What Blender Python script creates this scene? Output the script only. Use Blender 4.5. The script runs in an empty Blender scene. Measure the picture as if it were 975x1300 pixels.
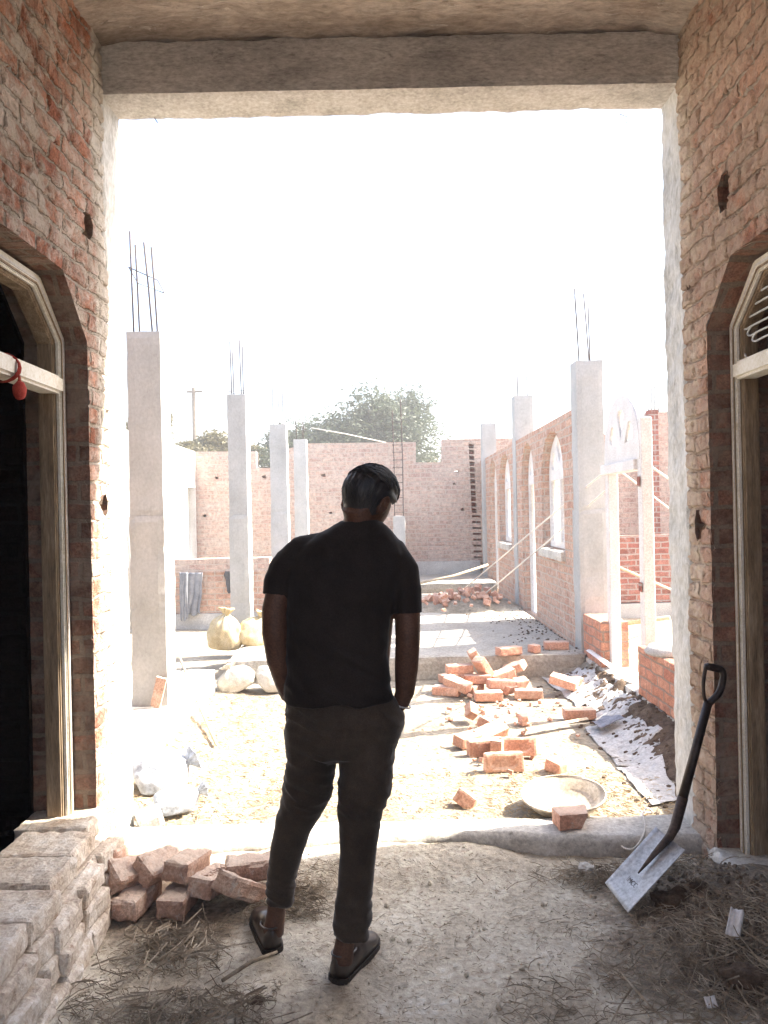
import bpy, bmesh, math, random
from mathutils import Vector, Matrix, noise, Euler
R=math.radians; PI=math.pi
random.seed(7)
S=bpy.context.scene; COL=S.collection
H=1.57; F=976.0; CX=487.5; CY=650.0; TH=0.021
CT,ST=math.cos(TH),math.sin(TH)
def P(px,py,d):
    dx=px-CX; dy=CY-py
    u=dx*CT+dy*ST; v=-dx*ST+dy*CT
    return Vector((u*d/F,d,H+v*d/F))
def G(px,py,z=0.0):
    dx=px-CX; dy=CY-py
    u=dx*CT+dy*ST; v=-dx*ST+dy*CT
    d=(z-H)*F/v
    return Vector((u*d/F,d,z))
def nz(x,y,z=0.0,s=1.0): return noise.noise(Vector((x*s,y*s,z*s)))
def fbm(x,y,z=0.0,o=4): return noise.fractal(Vector((x,y,z)),1.0,2.0,o)
# ------------------------------------------------------------ tagging
def tag(o,label=None,cat=None,group=None,kind=None):
    if label: o['label']=label
    if cat: o['category']=cat
    if group: o['group']=group
    if kind: o['kind']=kind
    return o
def empty(name,loc=(0,0,0),rz=0,**k):
    o=bpy.data.objects.new(name,None); COL.objects.link(o); o.location=loc; o.rotation_euler=(0,0,rz)
    return tag(o,**k)
def obj(name,me,mat=None,parent=None,smooth=False,**k):
    if isinstance(me,bmesh.types.BMesh):
        bm=me; me=bpy.data.meshes.new(name); bm.to_mesh(me); bm.free()
    if mat is not None:
        me.materials.clear()
        for m in (mat if isinstance(mat,(list,tuple)) else [mat]): me.materials.append(m)
    if smooth:
        for p in me.polygons: p.use_smooth=True
    o=bpy.data.objects.new(name,me); COL.objects.link(o)
    if parent is not None:
        o.parent=parent
    return tag(o,**k)
def wchild(o,parent):   # mesh authored in world coords, parent has a transform
    o.parent=parent; o.matrix_parent_inverse=(Matrix.Translation(parent.location)@parent.rotation_euler.to_matrix().to_4x4()).inverted()
    return o
def kids(o): return [c for c in list(COL.objects) if c.parent==o]
def copy_tree(o,parent=None):
    c=o.copy(); COL.objects.link(c)
    if parent is not None: c.parent=parent
    for ch in kids(o): copy_tree(ch,c)
    return c
# ------------------------------------------------------------ mesh helpers
def bx(bm,x0,x1,y0,y1,z0,z1,M=None):
    vs=[bm.verts.new(Vector(p) if M is None else M@Vector(p)) for p in
        [(x0,y0,z0),(x1,y0,z0),(x1,y1,z0),(x0,y1,z0),(x0,y0,z1),(x1,y0,z1),(x1,y1,z1),(x0,y1,z1)]]
    for f in [(0,3,2,1),(4,5,6,7),(0,1,5,4),(1,2,6,5),(2,3,7,6),(3,0,4,7)]: bm.faces.new([vs[i] for i in f])
    return vs
def roughbox(x0,x1,y0,y1,z0,z1,cell=.05,amp=.006,seed=0,s=6.0,bev=.01):
    """box with dense faces, softened edges and uneven surfaces (world coordinates)"""
    bm=bmesh.new(); bx(bm,x0,x1,y0,y1,z0,z1)
    for ax,L in ((0,x1-x0),(1,y1-y0),(2,z1-z0)):
        n=min(200,int(L/cell))
        for i in range(1,n):
            co=[0,0,0]; no=[0,0,0]; no[ax]=1; co[ax]=(x0,y0,z0)[ax]+L*i/n
            bmesh.ops.bisect_plane(bm,geom=bm.verts[:]+bm.edges[:]+bm.faces[:],plane_co=co,plane_no=no)
    bm.normal_update()
    for v in bm.verts:
        v.co=v.co+v.normal*(amp*fbm(v.co.x*s+seed,v.co.y*s,v.co.z*s,3)-0)
        e=0
        for a,(lo,hi) in enumerate(((x0,x1),(y0,y1),(z0,z1))):
            if abs(v.co[a]-lo)<amp*1.5+1e-4 or abs(v.co[a]-hi)<amp*1.5+1e-4: e+=1
        if e>=2:
            v.co-=v.normal*bev*(.5+abs(nz(v.co.x,v.co.y,v.co.z+seed,14)))
    return bm
def tube(bm,pts,rad,n=12,ref=Vector((1,0,0)),cap=True,sup=2.0,horiz=False):
    """loft of ellipse rings along pts; rad entries r or (a,b)"""
    pts=[Vector(p) for p in pts]; rings=[]
    for i,p in enumerate(pts):
        if horiz: t=Vector((0,0,1))
        else:
            t=(pts[min(i+1,len(pts)-1)]-pts[max(i-1,0)])
            t=t.normalized() if t.length>1e-9 else Vector((0,0,1))
        a=ref-t*ref.dot(t)
        if a.length<1e-4: a=Vector((0,1,0))-t*t.y
        a.normalize(); b=t.cross(a)
        r=rad[i] if isinstance(rad,(list,tuple)) else rad
        ra,rb=(r,r) if not isinstance(r,(tuple,list)) else r
        ring=[]
        for k in range(n):
            an=2*PI*k/n; c,s=math.cos(an),math.sin(an)
            cc=math.copysign(abs(c)**(2/sup),c); ss=math.copysign(abs(s)**(2/sup),s)
            ring.append(bm.verts.new(p+a*ra*cc+b*rb*ss))
        rings.append(ring)
    for i in range(len(rings)-1):
        for k in range(n):
            bm.faces.new((rings[i][k],rings[i][(k+1)%n],rings[i+1][(k+1)%n],rings[i+1][k]))
    if cap:
        bm.faces.new(list(reversed(rings[0]))); bm.faces.new(rings[-1])
    return rings
def spline(pts,n=8):
    pts=[Vector(p) for p in pts]; out=[]
    for i in range(len(pts)-1):
        p0=pts[max(i-1,0)]; p1=pts[i]; p2=pts[i+1]; p3=pts[min(i+2,len(pts)-1)]
        for k in range(n):
            t=k/n
            out.append(.5*((2*p1)+(p2-p0)*t+(2*p0-5*p1+4*p2-p3)*t*t+(3*p1-p0-3*p2+p3)*t**3))
    out.append(pts[-1]); return out
def polys(outline,holes,thick,axis,const):
    """extruded 2D polygon with holes -> bmesh in world coords. axis 'X': (u,v)=(y,z); 'Y': (u,v)=(x,z); const=centre plane"""
    cu=bpy.data.curves.new('c','CURVE'); cu.dimensions='2D'; cu.fill_mode='BOTH'; cu.extrude=thick/2
    for pl in [outline]+list(holes):
        s=cu.splines.new('POLY'); s.points.add(len(pl)-1); s.use_cyclic_u=True
        for i,(a,b) in enumerate(pl): s.points[i].co=(a,b,0,1)
    o=bpy.data.objects.new('c',cu); COL.objects.link(o)
    bpy.context.view_layer.update()
    me=bpy.data.meshes.new_from_object(o.evaluated_get(bpy.context.evaluated_depsgraph_get()))
    bpy.data.objects.remove(o); bpy.data.curves.remove(cu)
    bm=bmesh.new(); bm.from_mesh(me); bpy.data.meshes.remove(me)
    for v in bm.verts:
        x,y,z=v.co
        v.co=Vector((const+z,x,y)) if axis=='X' else Vector((x,const-z,y))
    bmesh.ops.remove_doubles(bm,verts=bm.verts,dist=1e-5)
    return bm
def remesh(bm,vox,smooth=2):
    me=bpy.data.meshes.new('r'); bm.to_mesh(me); bm.free()
    o=bpy.data.objects.new('r',me); COL.objects.link(o)
    m=o.modifiers.new('r','REMESH'); m.mode='VOXEL'; m.voxel_size=vox
    if smooth:
        s=o.modifiers.new('s','SMOOTH'); s.factor=.5; s.iterations=smooth
    bpy.context.view_layer.update()
    out=bpy.data.meshes.new_from_object(o.evaluated_get(bpy.context.evaluated_depsgraph_get()))
    bpy.data.objects.remove(o); bpy.data.meshes.remove(me)
    b=bmesh.new(); b.from_mesh(out); bpy.data.meshes.remove(out); return b
def merge(bm,other):
    me=bpy.data.meshes.new('t'); other.to_mesh(me); other.free(); bm.from_mesh(me); bpy.data.meshes.remove(me)
def ell(c,r,sp=2.0): pass
def archpoly(y0,y1,z0,zs,za,n=14):
    c=(y0+y1)/2; h=(y1-y0)/2
    pts=[(y0,z0),(y1,z0)]
    for i in range(n+1):
        a=PI*i/n; pts.append((c+h*math.cos(a),zs+(za-zs)*math.sin(a)))
    return pts
# ------------------------------------------------------------ materials
class NT:
    def __init__(s,name):
        s.m=bpy.data.materials.new(name); s.m.use_nodes=True; s.t=s.m.node_tree
        s.b=s.t.nodes['Principled BSDF']; s.out=s.t.nodes['Material Output']
    def n(s,typ,**k):
        nd=s.t.nodes.new(typ)
        for a,v in k.items():
            if hasattr(nd,a): setattr(nd,a,v)
        return nd
    def l(s,a,b): s.t.links.new(a,b)
    def noise(s,vec,scale,detail=6,rough=.6,dist=0):
        n=s.n('ShaderNodeTexNoise'); n.inputs['Scale'].default_value=scale; n.inputs['Detail'].default_value=detail
        n.inputs['Roughness'].default_value=rough; n.inputs['Distortion'].default_value=dist
        if vec is not None: s.l(vec,n.inputs['Vector'])
        return n.outputs['Fac']
    def ramp(s,fac,stops,interp='LINEAR'):
        r=s.n('ShaderNodeValToRGB'); r.color_ramp.interpolation=interp
        els=r.color_ramp.elements
        while len(els)<len(stops): els.new(.5)
        for e,(p,c) in zip(els,stops):
            e.position=p; e.color=(c,c,c,1) if isinstance(c,(int,float)) else (*c,1)
        s.l(fac,r.inputs['Fac']); return r.outputs['Color']
    def mix(s,fac,a,b,mode='MIX'):
        m=s.n('ShaderNodeMix'); m.data_type='RGBA'; m.blend_type=mode
        for sock,v in ((m.inputs['Factor'],fac),(m.inputs['A'],a),(m.inputs['B'],b)):
            if isinstance(v,bpy.types.NodeSocket): s.l(v,sock)
            elif isinstance(v,(int,float)):
                sock.default_value=v if sock.type=='VALUE' else (v,v,v,1)
            else: sock.default_value=(*v,1)
        # Mix node exposes several A/B sockets; pick colour ones
        return m
    def math(s,op,a,b=0.0,c=0.0):
        m=s.n('ShaderNodeMath'); m.operation=op
        for i,v in enumerate((a,b,c)):
            if isinstance(v,bpy.types.NodeSocket): s.l(v,m.inputs[i])
            else: m.inputs[i].default_value=v
        return m.outputs[0]
def cmix(nt,fac,a,b,mode='MIX'):
    m=nt.n('ShaderNodeMixRGB'); m.blend_type=mode
    for i,v in enumerate((fac,a,b)):
        if isinstance(v,bpy.types.NodeSocket): nt.l(v,m.inputs[i])
        elif i==0: m.inputs[0].default_value=v
        else: m.inputs[i].default_value=(*v,1) if not isinstance(v,(int,float)) else (v,v,v,1)
    return m.outputs[0]
def bump(nt,h,strength=.5,dist=.01,prev=None):
    b=nt.n('ShaderNodeBump'); b.inputs['Strength'].default_value=strength; b.inputs['Distance'].default_value=dist
    nt.l(h,b.inputs['Height'])
    if prev is not None: nt.l(prev,b.inputs['Normal'])
    nt.l(b.outputs[0],nt.b.inputs['Normal']); return b.outputs[0]
def dirty(name,c1,c2,c3=None,scale=4,fine=60,rough=.9,bs=.4,bd=.01,coord='world',metal=0,fa=.5,rand=0,spec=.3,stretch=None,fleck=None,pit=None,dust=None,sheen=0):
    nt=NT(name)
    if coord=='world': vec=nt.n('ShaderNodeNewGeometry').outputs['Position']
    else: vec=nt.n('ShaderNodeTexCoord').outputs['Object']
    oi=None
    if rand:
        oi=nt.n('ShaderNodeObjectInfo').outputs['Random']
        a=nt.n('ShaderNodeVectorMath'); a.operation='ADD'; nt.l(vec,a.inputs[0])
        cb=nt.n('ShaderNodeCombineXYZ'); nt.l(nt.math('MULTIPLY',oi,37.0),cb.inputs[0]); nt.l(cb.outputs[0],a.inputs[1]); vec=a.outputs[0]
    if stretch:
        mp=nt.n('ShaderNodeMapping'); mp.inputs['Scale'].default_value=stretch; nt.l(vec,mp.inputs['Vector']); vec=mp.outputs[0]
    n1=nt.noise(vec,scale,8,.65); n2=nt.noise(vec,fine,6,.7)
    stops=[(.35,c1),(.62,c2)] if c3 is None else [(.3,c1),(.5,c2),(.68,c3)]
    col=nt.ramp(n1,stops)
    col=cmix(nt,fa,col,nt.ramp(n2,[(.33,.2),(.67,.85)]),'OVERLAY')
    if fleck: col=cmix(nt,nt.ramp(nt.noise(vec,fleck[1],8,.8,.5),[(.58,0),(.66,fleck[2])]),col,fleck[0])
    if pit: col=cmix(nt,nt.ramp(nt.noise(vec,pit[1],8,.75,.6),[(.33,pit[2]),(.42,0)]),col,pit[0])
    if dust:
        gn=nt.n('ShaderNodeNewGeometry'); sp=nt.n('ShaderNodeSeparateXYZ'); nt.l(gn.outputs['Normal'],sp.inputs[0])
        mr=nt.n('ShaderNodeMapRange'); nt.l(nt.math('ADD',sp.outputs[2],nt.math('MULTIPLY_ADD',n2,1.2,-.6)),mr.inputs[0]); mr.inputs[1].default_value=.25; mr.inputs[2].default_value=.9; mr.inputs[4].default_value=dust[1]
        col=cmix(nt,mr.outputs[0],col,dust[0])
    if sheen:
        nt.b.inputs['Sheen Weight'].default_value=sheen; nt.b.inputs['Sheen Roughness'].default_value=.4
    if rand:
        hs=nt.n('ShaderNodeHueSaturation'); nt.l(col,hs.inputs['Color'])
        nt.l(nt.math('MULTIPLY_ADD',oi,rand,1-rand/2),hs.inputs['Value']); col=hs.outputs[0]
    nt.l(col,nt.b.inputs['Base Color']); nt.b.inputs['Roughness'].default_value=rough; nt.b.inputs['Metallic'].default_value=metal
    nt.b.inputs['Specular IOR Level'].default_value=spec
    h=nt.math('ADD',nt.math('MULTIPLY',n1,.6),nt.math('MULTIPLY',n2,.4))
    bump(nt,h,bs,bd); return nt.m
def brickmat(name,cols,mortar,smear=0.0,edge=0,pits=0,smearcol=(.4,.36,.32),disp=0.0,bw=.235,rh=.082,ms=.012,bs=.6,stain=None):
    nt=NT(name); g=nt.n('ShaderNodeNewGeometry')
    pos=nt.n('ShaderNodeSeparateXYZ'); nt.l(g.outputs['Position'],pos.inputs[0])
    nm=nt.n('ShaderNodeSeparateXYZ'); nt.l(g.outputs['True Normal'],nm.inputs[0])
    ax=nt.math('GREATER_THAN',nt.math('ABSOLUTE',nm.outputs[0]),.6)
    # horizontal coordinate: y when facing x else x
    mr=nt.n('ShaderNodeMix'); mr.data_type='FLOAT'; nt.l(ax,mr.inputs[0]); nt.l(pos.outputs[0],mr.inputs[2]); nt.l(pos.outputs[1],mr.inputs[3])
    az=nt.math('GREATER_THAN',nt.math('ABSOLUTE',nm.outputs[2]),.8)
    mv=nt.n('ShaderNodeMix'); mv.data_type='FLOAT'; nt.l(az,mv.inputs[0]); nt.l(pos.outputs[2],mv.inputs[2]); nt.l(pos.outputs[1],mv.inputs[3])
    cb=nt.n('ShaderNodeCombineXYZ'); nt.l(mr.outputs[0],cb.inputs[0]); nt.l(mv.outputs[0],cb.inputs[1])
    wn=nt.n('ShaderNodeTexNoise'); wn.inputs['Scale'].default_value=7; wn.inputs['Detail'].default_value=4; nt.l(g.outputs['Position'],wn.inputs['Vector'])
    sub=nt.n('ShaderNodeVectorMath'); sub.operation='SUBTRACT'; nt.l(wn.outputs['Color'],sub.inputs[0]); sub.inputs[1].default_value=(.5,.5,.5)
    sc=nt.n('ShaderNodeVectorMath'); sc.operation='SCALE'; nt.l(sub.outputs[0],sc.inputs[0]); sc.inputs['Scale'].default_value=.05 if disp else .035
    ad=nt.n('ShaderNodeVectorMath'); ad.operation='ADD'; nt.l(cb.outputs[0],ad.inputs[0]); nt.l(sc.outputs[0],ad.inputs[1])
    bt=nt.n('ShaderNodeTexBrick'); nt.l(ad.outputs[0],bt.inputs['Vector'])
    bt.inputs['Color1'].default_value=(0,0,0,1); bt.inputs['Color2'].default_value=(1,1,1,1); bt.inputs['Mortar'].default_value=(.5,.5,.5,1)
    bt.inputs['Scale'].default_value=1; bt.inputs['Mortar Size'].default_value=ms; bt.inputs['Mortar Smooth'].default_value=.4
    bt.inputs['Brick Width'].default_value=bw; bt.inputs['Row Height'].default_value=rh; bt.offset=.5
    n0=nt.noise(g.outputs['Position'],1.7,6,.6); n1=nt.noise(g.outputs['Position'],18,8,.7); n2=nt.noise(g.outputs['Position'],110,5,.7)
    col=nt.ramp(bt.outputs['Color'],[(i/(len(cols)-1),c) for i,c in enumerate(cols)])
    col=cmix(nt,.55,col,nt.ramp(n1,[(.3,.15),(.7,.85)]),'OVERLAY'); col=cmix(nt,.45,col,nt.ramp(n2,[(.35,.15),(.65,.85)]),'OVERLAY')
    mort=cmix(nt,.5,mortar,nt.ramp(n2,[(.3,.2),(.7,.8)]),'OVERLAY')
    fac=bt.outputs['Fac']
    if smear:
        sm=nt.ramp(nt.noise(g.outputs['Position'],5.5,9,.72,.6),[(.60-smear*.35,0),(.72-smear*.3,1)])
        sm=nt.math('MULTIPLY',sm,nt.ramp(n0,[(.3,.25),(.6,.95)]))
        if edge:
            ed=nt.n('ShaderNodeMapRange'); nt.l(pos.outputs[1],ed.inputs[0]); ed.inputs[1].default_value=3.22; ed.inputs[2].default_value=3.52; ed.inputs[3].default_value=-.55; ed.inputs[4].default_value=.75
            n9=nt.noise(g.outputs['Position'],9,9,.75,.3)
            em=nt.ramp(nt.math('ADD',nt.math('MULTIPLY',n9,.9),ed.outputs[0]),[(.45,0),(.62,1)])
            sm=nt.math('MAXIMUM',sm,em)
        sc2=cmix(nt,.5,smearcol,nt.ramp(n1,[(.3,.25),(.7,.8)]),'OVERLAY')
        facm=nt.math('MAXIMUM',fac,sm)
        col=cmix(nt,fac,col,mort); col=cmix(nt,sm,col,sc2)
    else:
        facm=fac; col=cmix(nt,fac,col,mort)
    if stain:
        col=cmix(nt,nt.ramp(n0,[(.42,0),(.62,stain[0])]),col,stain[1],'MULTIPLY')
    if pits:
        pn=nt.noise(g.outputs['Position'],34,7,.75,.4); pf=nt.ramp(pn,[(.30,1),(.40,0)]); pn2=nt.noise(g.outputs['Position'],13,8,.8,.8); pf2=nt.ramp(pn2,[(.33,1),(.39,0)])
        pf=nt.math('MAXIMUM',pf,pf2); col=cmix(nt,nt.math('MULTIPLY',pf,.75),col,(.13,.085,.065))
        lf=nt.ramp(nt.noise(g.outputs['Position'],24,8,.8,.5),[(.60,0),(.68,.7)]); col=cmix(nt,lf,col,(.68,.64,.58))
    nt.l(col,nt.b.inputs['Base Color']); nt.b.inputs['Roughness'].default_value=.95; nt.b.inputs['Specular IOR Level'].default_value=.15
    nlow=nt.noise(g.outputs['Position'],6,4,.6)
    h=nt.math('SUBTRACT',nt.math('ADD',nt.math('MULTIPLY',n1,1.1),nt.math('ADD',nt.math('MULTIPLY',n2,.5),nt.math('MULTIPLY',nlow,.7 if disp else 0))),nt.math('MULTIPLY',fac,.75 if not smear else .45))
    if smear: h=nt.math('ADD',h,nt.math('MULTIPLY',sm,.25))
    if pits: h=nt.math('SUBTRACT',h,nt.math('MULTIPLY',nt.ramp(nt.noise(g.outputs['Position'],34,7,.75,.4),[(.30,1),(.42,0)]),.5))
    if disp:
        d=nt.n('ShaderNodeDisplacement'); d.inputs['Scale'].default_value=disp; d.inputs['Midlevel'].default_value=1.15
        nt.l(h,d.inputs['Height']); nt.l(d.outputs[0],nt.out.inputs['Displacement']); nt.m.displacement_method='BOTH'
    else: bump(nt,h,bs,.018)
    return nt.m
M={}
NB=[(.44,.185,.115),(.56,.29,.195),(.34,.135,.085),(.60,.37,.27)]
M['nearbrick']=brickmat('near_brick',NB,(.50,.45,.38),smear=.52,edge=1,smearcol=(.66,.60,.52),disp=.026,ms=.009,stain=(.5,(.50,.40,.33)),pits=1)
M['roughbrick']=brickmat('slurry_covered_brick',NB,(.50,.43,.36),smear=.8,edge=1,smearcol=(.62,.50,.40),disp=.028,ms=.008,stain=(.5,(.50,.38,.31)),pits=1)
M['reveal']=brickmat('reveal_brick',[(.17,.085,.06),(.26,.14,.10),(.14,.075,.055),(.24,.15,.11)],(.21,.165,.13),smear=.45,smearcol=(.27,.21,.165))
M['dimroom']=brickmat('painted_shade_brick',[(.016,.011,.009),(.022,.014,.011),(.014,.01,.008)],(.02,.016,.013))  # shade of the side rooms painted in: brick made near black
M['outbrick']=brickmat('outdoor_brick',[(.50,.31,.23),(.56,.37,.28),(.46,.27,.20),(.54,.39,.31)],(.50,.42,.35),smear=.3,smearcol=(.54,.43,.36),bs=.8,ms=.010)
M['stubbrick']=brickmat('stub_brick',[(.50,.23,.15),(.57,.30,.21),(.44,.19,.13)],(.36,.27,.22),ms=.009,bs=.9)
M['farbrick']=brickmat('far_brick',[(.48,.34,.28),(.53,.39,.32),(.45,.31,.26),(.52,.41,.35)],(.51,.43,.37),smear=.4,smearcol=(.54,.45,.39),bs=.9,ms=.010)
M['darkbrick']=brickmat('dark_red_brick',[(.28,.10,.08),(.36,.16,.12),(.22,.08,.06)],(.36,.30,.27),smear=.12,smearcol=(.38,.32,.3))  # dark red brick of the low right wall, pilaster and backing
M['concrete']=dirty('concrete',(.34,.33,.31),(.44,.43,.41),(.52,.51,.48),scale=2.5,fine=90,rough=.9,bs=.5)
M['colconc']=dirty('column_concrete',(.32,.325,.315),(.40,.405,.395),(.46,.46,.45),scale=2.2,fine=60,fa=.16,rough=.9,bs=.5,bd=.005,fleck=((.52,.52,.5),5,.35),pit=((.22,.22,.21),12,.35),stretch=(1,1,.7))
M['beam']=dirty('beam_concrete',(.26,.255,.25),(.42,.41,.40),(.54,.53,.51),scale=3.6,fine=60,rough=.92,bs=1,bd=.015,stretch=(.55,1,1.5),fleck=((.60,.58,.55),14,.5),pit=((.14,.13,.12),11,.6))
M['beamunder']=dirty('beam_soffit',(.44,.42,.38),(.56,.53,.49),(.66,.63,.59),scale=6,fine=50,rough=.9,bs=1,bd=.015,pit=((.3,.27,.24),12,.6))
M['ceil']=dirty('ceiling_slab',(.24,.19,.15),(.40,.335,.28),(.56,.50,.44),scale=3.4,fine=34,rough=.95,bs=1.0,bd=.03,stretch=(.5,1.4,1),fleck=((.74,.69,.62),11,.8),pit=((.13,.095,.07),14,.6))
M['plaster']=dirty('jamb_plaster',(.46,.455,.43),(.58,.575,.55),(.68,.67,.64),scale=5,fine=45,rough=.95,bs=1,bd=.018,pit=((.25,.22,.19),20,.6),stretch=(1,1,.5))
M['white']=dirty('white_plaster',(.55,.53,.49),(.66,.64,.60),scale=3,fine=60,rough=.9,bs=.3)
M['dirt']=dirty('dirt_floor',(.36,.305,.23),(.56,.495,.39),(.68,.62,.51),scale=3.2,fine=38,rough=1,bs=1.0,bd=.03,pit=((.2,.155,.11),22,.7))
def dirtmix():
    m=M['dirt']; t=m.node_tree; b=t.nodes['Principled BSDF']; src=b.inputs['Base Color'].links[0].from_socket
    g=t.nodes.new('ShaderNodeNewGeometry'); sp=t.nodes.new('ShaderNodeSeparateXYZ'); t.links.new(g.outputs['Position'],sp.inputs[0])
    n=t.nodes.new('ShaderNodeTexNoise'); n.inputs['Scale'].default_value=5; n.inputs['Detail'].default_value=9; n.inputs['Roughness'].default_value=.75; t.links.new(g.outputs['Position'],n.inputs['Vector'])
    def mth(op,a,b_,c=0):
        k=t.nodes.new('ShaderNodeMath'); k.operation=op
        for i,v in enumerate((a,b_,c)):
            if isinstance(v,bpy.types.NodeSocket): t.links.new(v,k.inputs[i])
            else: k.inputs[i].default_value=v
        return k.outputs[0]
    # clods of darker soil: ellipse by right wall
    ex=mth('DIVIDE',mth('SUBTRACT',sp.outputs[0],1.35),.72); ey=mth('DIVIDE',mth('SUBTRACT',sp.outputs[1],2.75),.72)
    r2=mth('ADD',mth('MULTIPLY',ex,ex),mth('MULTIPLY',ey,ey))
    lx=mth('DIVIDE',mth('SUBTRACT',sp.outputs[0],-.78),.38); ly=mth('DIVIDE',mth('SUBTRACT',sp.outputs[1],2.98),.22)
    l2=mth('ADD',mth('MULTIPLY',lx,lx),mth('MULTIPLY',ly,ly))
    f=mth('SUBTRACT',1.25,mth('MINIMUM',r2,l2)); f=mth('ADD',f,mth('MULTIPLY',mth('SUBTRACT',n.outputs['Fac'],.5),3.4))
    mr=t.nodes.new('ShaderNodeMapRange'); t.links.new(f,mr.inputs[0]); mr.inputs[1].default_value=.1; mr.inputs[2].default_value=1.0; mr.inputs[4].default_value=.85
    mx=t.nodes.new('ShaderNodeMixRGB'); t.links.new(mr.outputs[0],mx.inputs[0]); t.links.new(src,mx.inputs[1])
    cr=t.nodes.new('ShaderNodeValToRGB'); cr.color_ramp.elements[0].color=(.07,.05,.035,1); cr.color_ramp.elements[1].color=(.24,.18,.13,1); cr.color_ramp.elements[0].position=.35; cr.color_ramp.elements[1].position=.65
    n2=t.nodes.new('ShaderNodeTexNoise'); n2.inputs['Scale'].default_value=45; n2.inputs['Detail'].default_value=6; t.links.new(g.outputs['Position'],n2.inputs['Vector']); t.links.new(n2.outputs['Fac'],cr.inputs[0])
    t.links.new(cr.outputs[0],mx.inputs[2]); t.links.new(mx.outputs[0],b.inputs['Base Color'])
dirtmix()
M['outdirt']=dirty('outdoor_dirt',(.21,.17,.12),(.30,.26,.20),(.40,.36,.29),scale=2.2,fine=26,rough=1,bs=1.0,bd=.04,pit=((.15,.11,.07),16,.6),fleck=((.5,.46,.38),9,.5))
M['soil']=dirty('brown_soil',(.06,.04,.028),(.12,.085,.06),(.19,.14,.10),scale=14,fine=90,rough=1,bs=1,bd=.03)
M['slab']=dirty('sill_concrete',(.36,.33,.29),(.50,.47,.42),(.60,.57,.52),scale=5,fine=50,rough=.95,bs=.9,pit=((.2,.17,.13),14,.7))
M['pave']=dirty('raised_floor_concrete',(.28,.25,.21),(.37,.34,.29),(.45,.42,.37),scale=1.4,fine=40,rough=.95,bs=.8,fleck=((.52,.49,.43),5,.5),pit=((.2,.15,.11),9,.5))
M['brick']=dirty('loose_brick',(.44,.21,.14),(.53,.29,.205),(.58,.38,.29),scale=9,fine=80,rough=.95,bs=.8,bd=.008,coord='object',rand=.35,fleck=((.6,.54,.46),12,.7),dust=((.60,.50,.40),.5))
M['dustbrick']=dirty('dusty_brick',(.36,.21,.15),(.47,.31,.235),(.54,.42,.34),scale=11,fine=90,rough=.95,bs=1,bd=.012,coord='object',rand=.3,fleck=((.66,.62,.56),10,.7),dust=((.62,.56,.48),.5))
M['mortarbrick']=dirty('mortar_covered_brick',(.46,.36,.27),(.62,.54,.45),(.74,.69,.61),scale=9,fine=70,rough=.95,bs=1,bd=.014,coord='object',rand=.2,pit=((.25,.16,.10),18,.7))
M['wood']=dirty('weathered_wood',(.16,.115,.07),(.27,.20,.13),(.38,.30,.21),scale=9,fine=60,rough=.85,bs=.6,bd=.006,stretch=(3,3,.35))
M['cream']=dirty('cream_trim',(.62,.57,.47),(.72,.68,.59),(.78,.75,.68),scale=6,fine=80,rough=.7,bs=.25,bd=.004)
M['wpaint']=dirty('white_painted_wood',(.60,.58,.56),(.70,.68,.66),scale=6,fine=80,rough=.6,bs=.15,bd=.004)
M['rebar']=dirty('rusty_rebar',(.06,.05,.05),(.11,.085,.075),scale=30,fine=200,rough=.8,metal=.2,bs=.3)
M['grille']=dirty('grille_steel',(.5,.5,.5),(.62,.62,.6),scale=30,fine=200,rough=.5,metal=.3,bs=.1)
M['shirt']=dirty('dark_cotton',(.016,.013,.012),(.026,.021,.019),scale=5,fine=250,rough=.95,bs=.3,bd=.002,coord='object',spec=.2,sheen=.12)
M['trouser']=dirty('charcoal_trousers',(.036,.028,.022),(.062,.048,.037),scale=6,fine=300,rough=.95,bs=.5,bd=.003,coord='object',spec=.2,sheen=.2)
M['skin']=dirty('skin',(.070,.036,.024),(.105,.055,.037),scale=12,fine=150,rough=.55,bs=.2,bd=.003,coord='object')
M['hair']=dirty('black_hair',(.008,.008,.009),(.018,.018,.02),scale=20,fine=200,rough=.45,bs=.7,bd=.004,coord='object',spec=.6)
M['shoe']=dirty('dark_leather',(.02,.014,.012),(.035,.025,.02),scale=10,fine=120,rough=.28,bs=.2,bd=.002,coord='object',spec=.8)
M['sole']=dirty('shoe_sole',(.03,.025,.02),(.05,.04,.035),scale=10,fine=120,rough=.8,coord='object')
M['steel']=dirty('worn_blade_steel',(.30,.29,.28),(.42,.42,.43),(.52,.52,.53),scale=7,fine=60,rough=.5,metal=.35,bs=.2,bd=.003)
M['darksteel']=dirty('dark_socket_steel',(.05,.035,.028),(.10,.07,.055),scale=14,fine=90,rough=.55,metal=.3,bs=.3,bd=.003)
M['shaft']=dirty('dark_handle',(.022,.016,.014),(.05,.035,.028),scale=20,fine=120,rough=.4,bs=.2,bd=.003)
M['tarp']=dirty('grey_plastic_sheet',(.36,.355,.34),(.47,.465,.45),(.56,.55,.53),scale=7,fine=50,rough=.5,bs=.6,bd=.01,pit=((.2,.16,.12),14,.6))
M['bluesheet']=dirty('blue_grey_plastic',(.15,.16,.20),(.23,.24,.28),scale=7,fine=50,rough=.5,bs=.5)
M['sack']=dirty('white_sack',(.40,.375,.32),(.50,.475,.42),(.58,.555,.50),scale=8,fine=160,rough=.85,bs=.5,bd=.006)
M['ysack']=dirty('yellowish_sack',(.36,.28,.15),(.46,.38,.23),(.54,.47,.33),scale=8,fine=160,rough=.85,bs=.5,bd=.006)
M['poly']=dirty('pale_blue_polythene',(.36,.40,.46),(.46,.49,.54),scale=8,fine=60,rough=.3,bs=.5,bd=.01)
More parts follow.
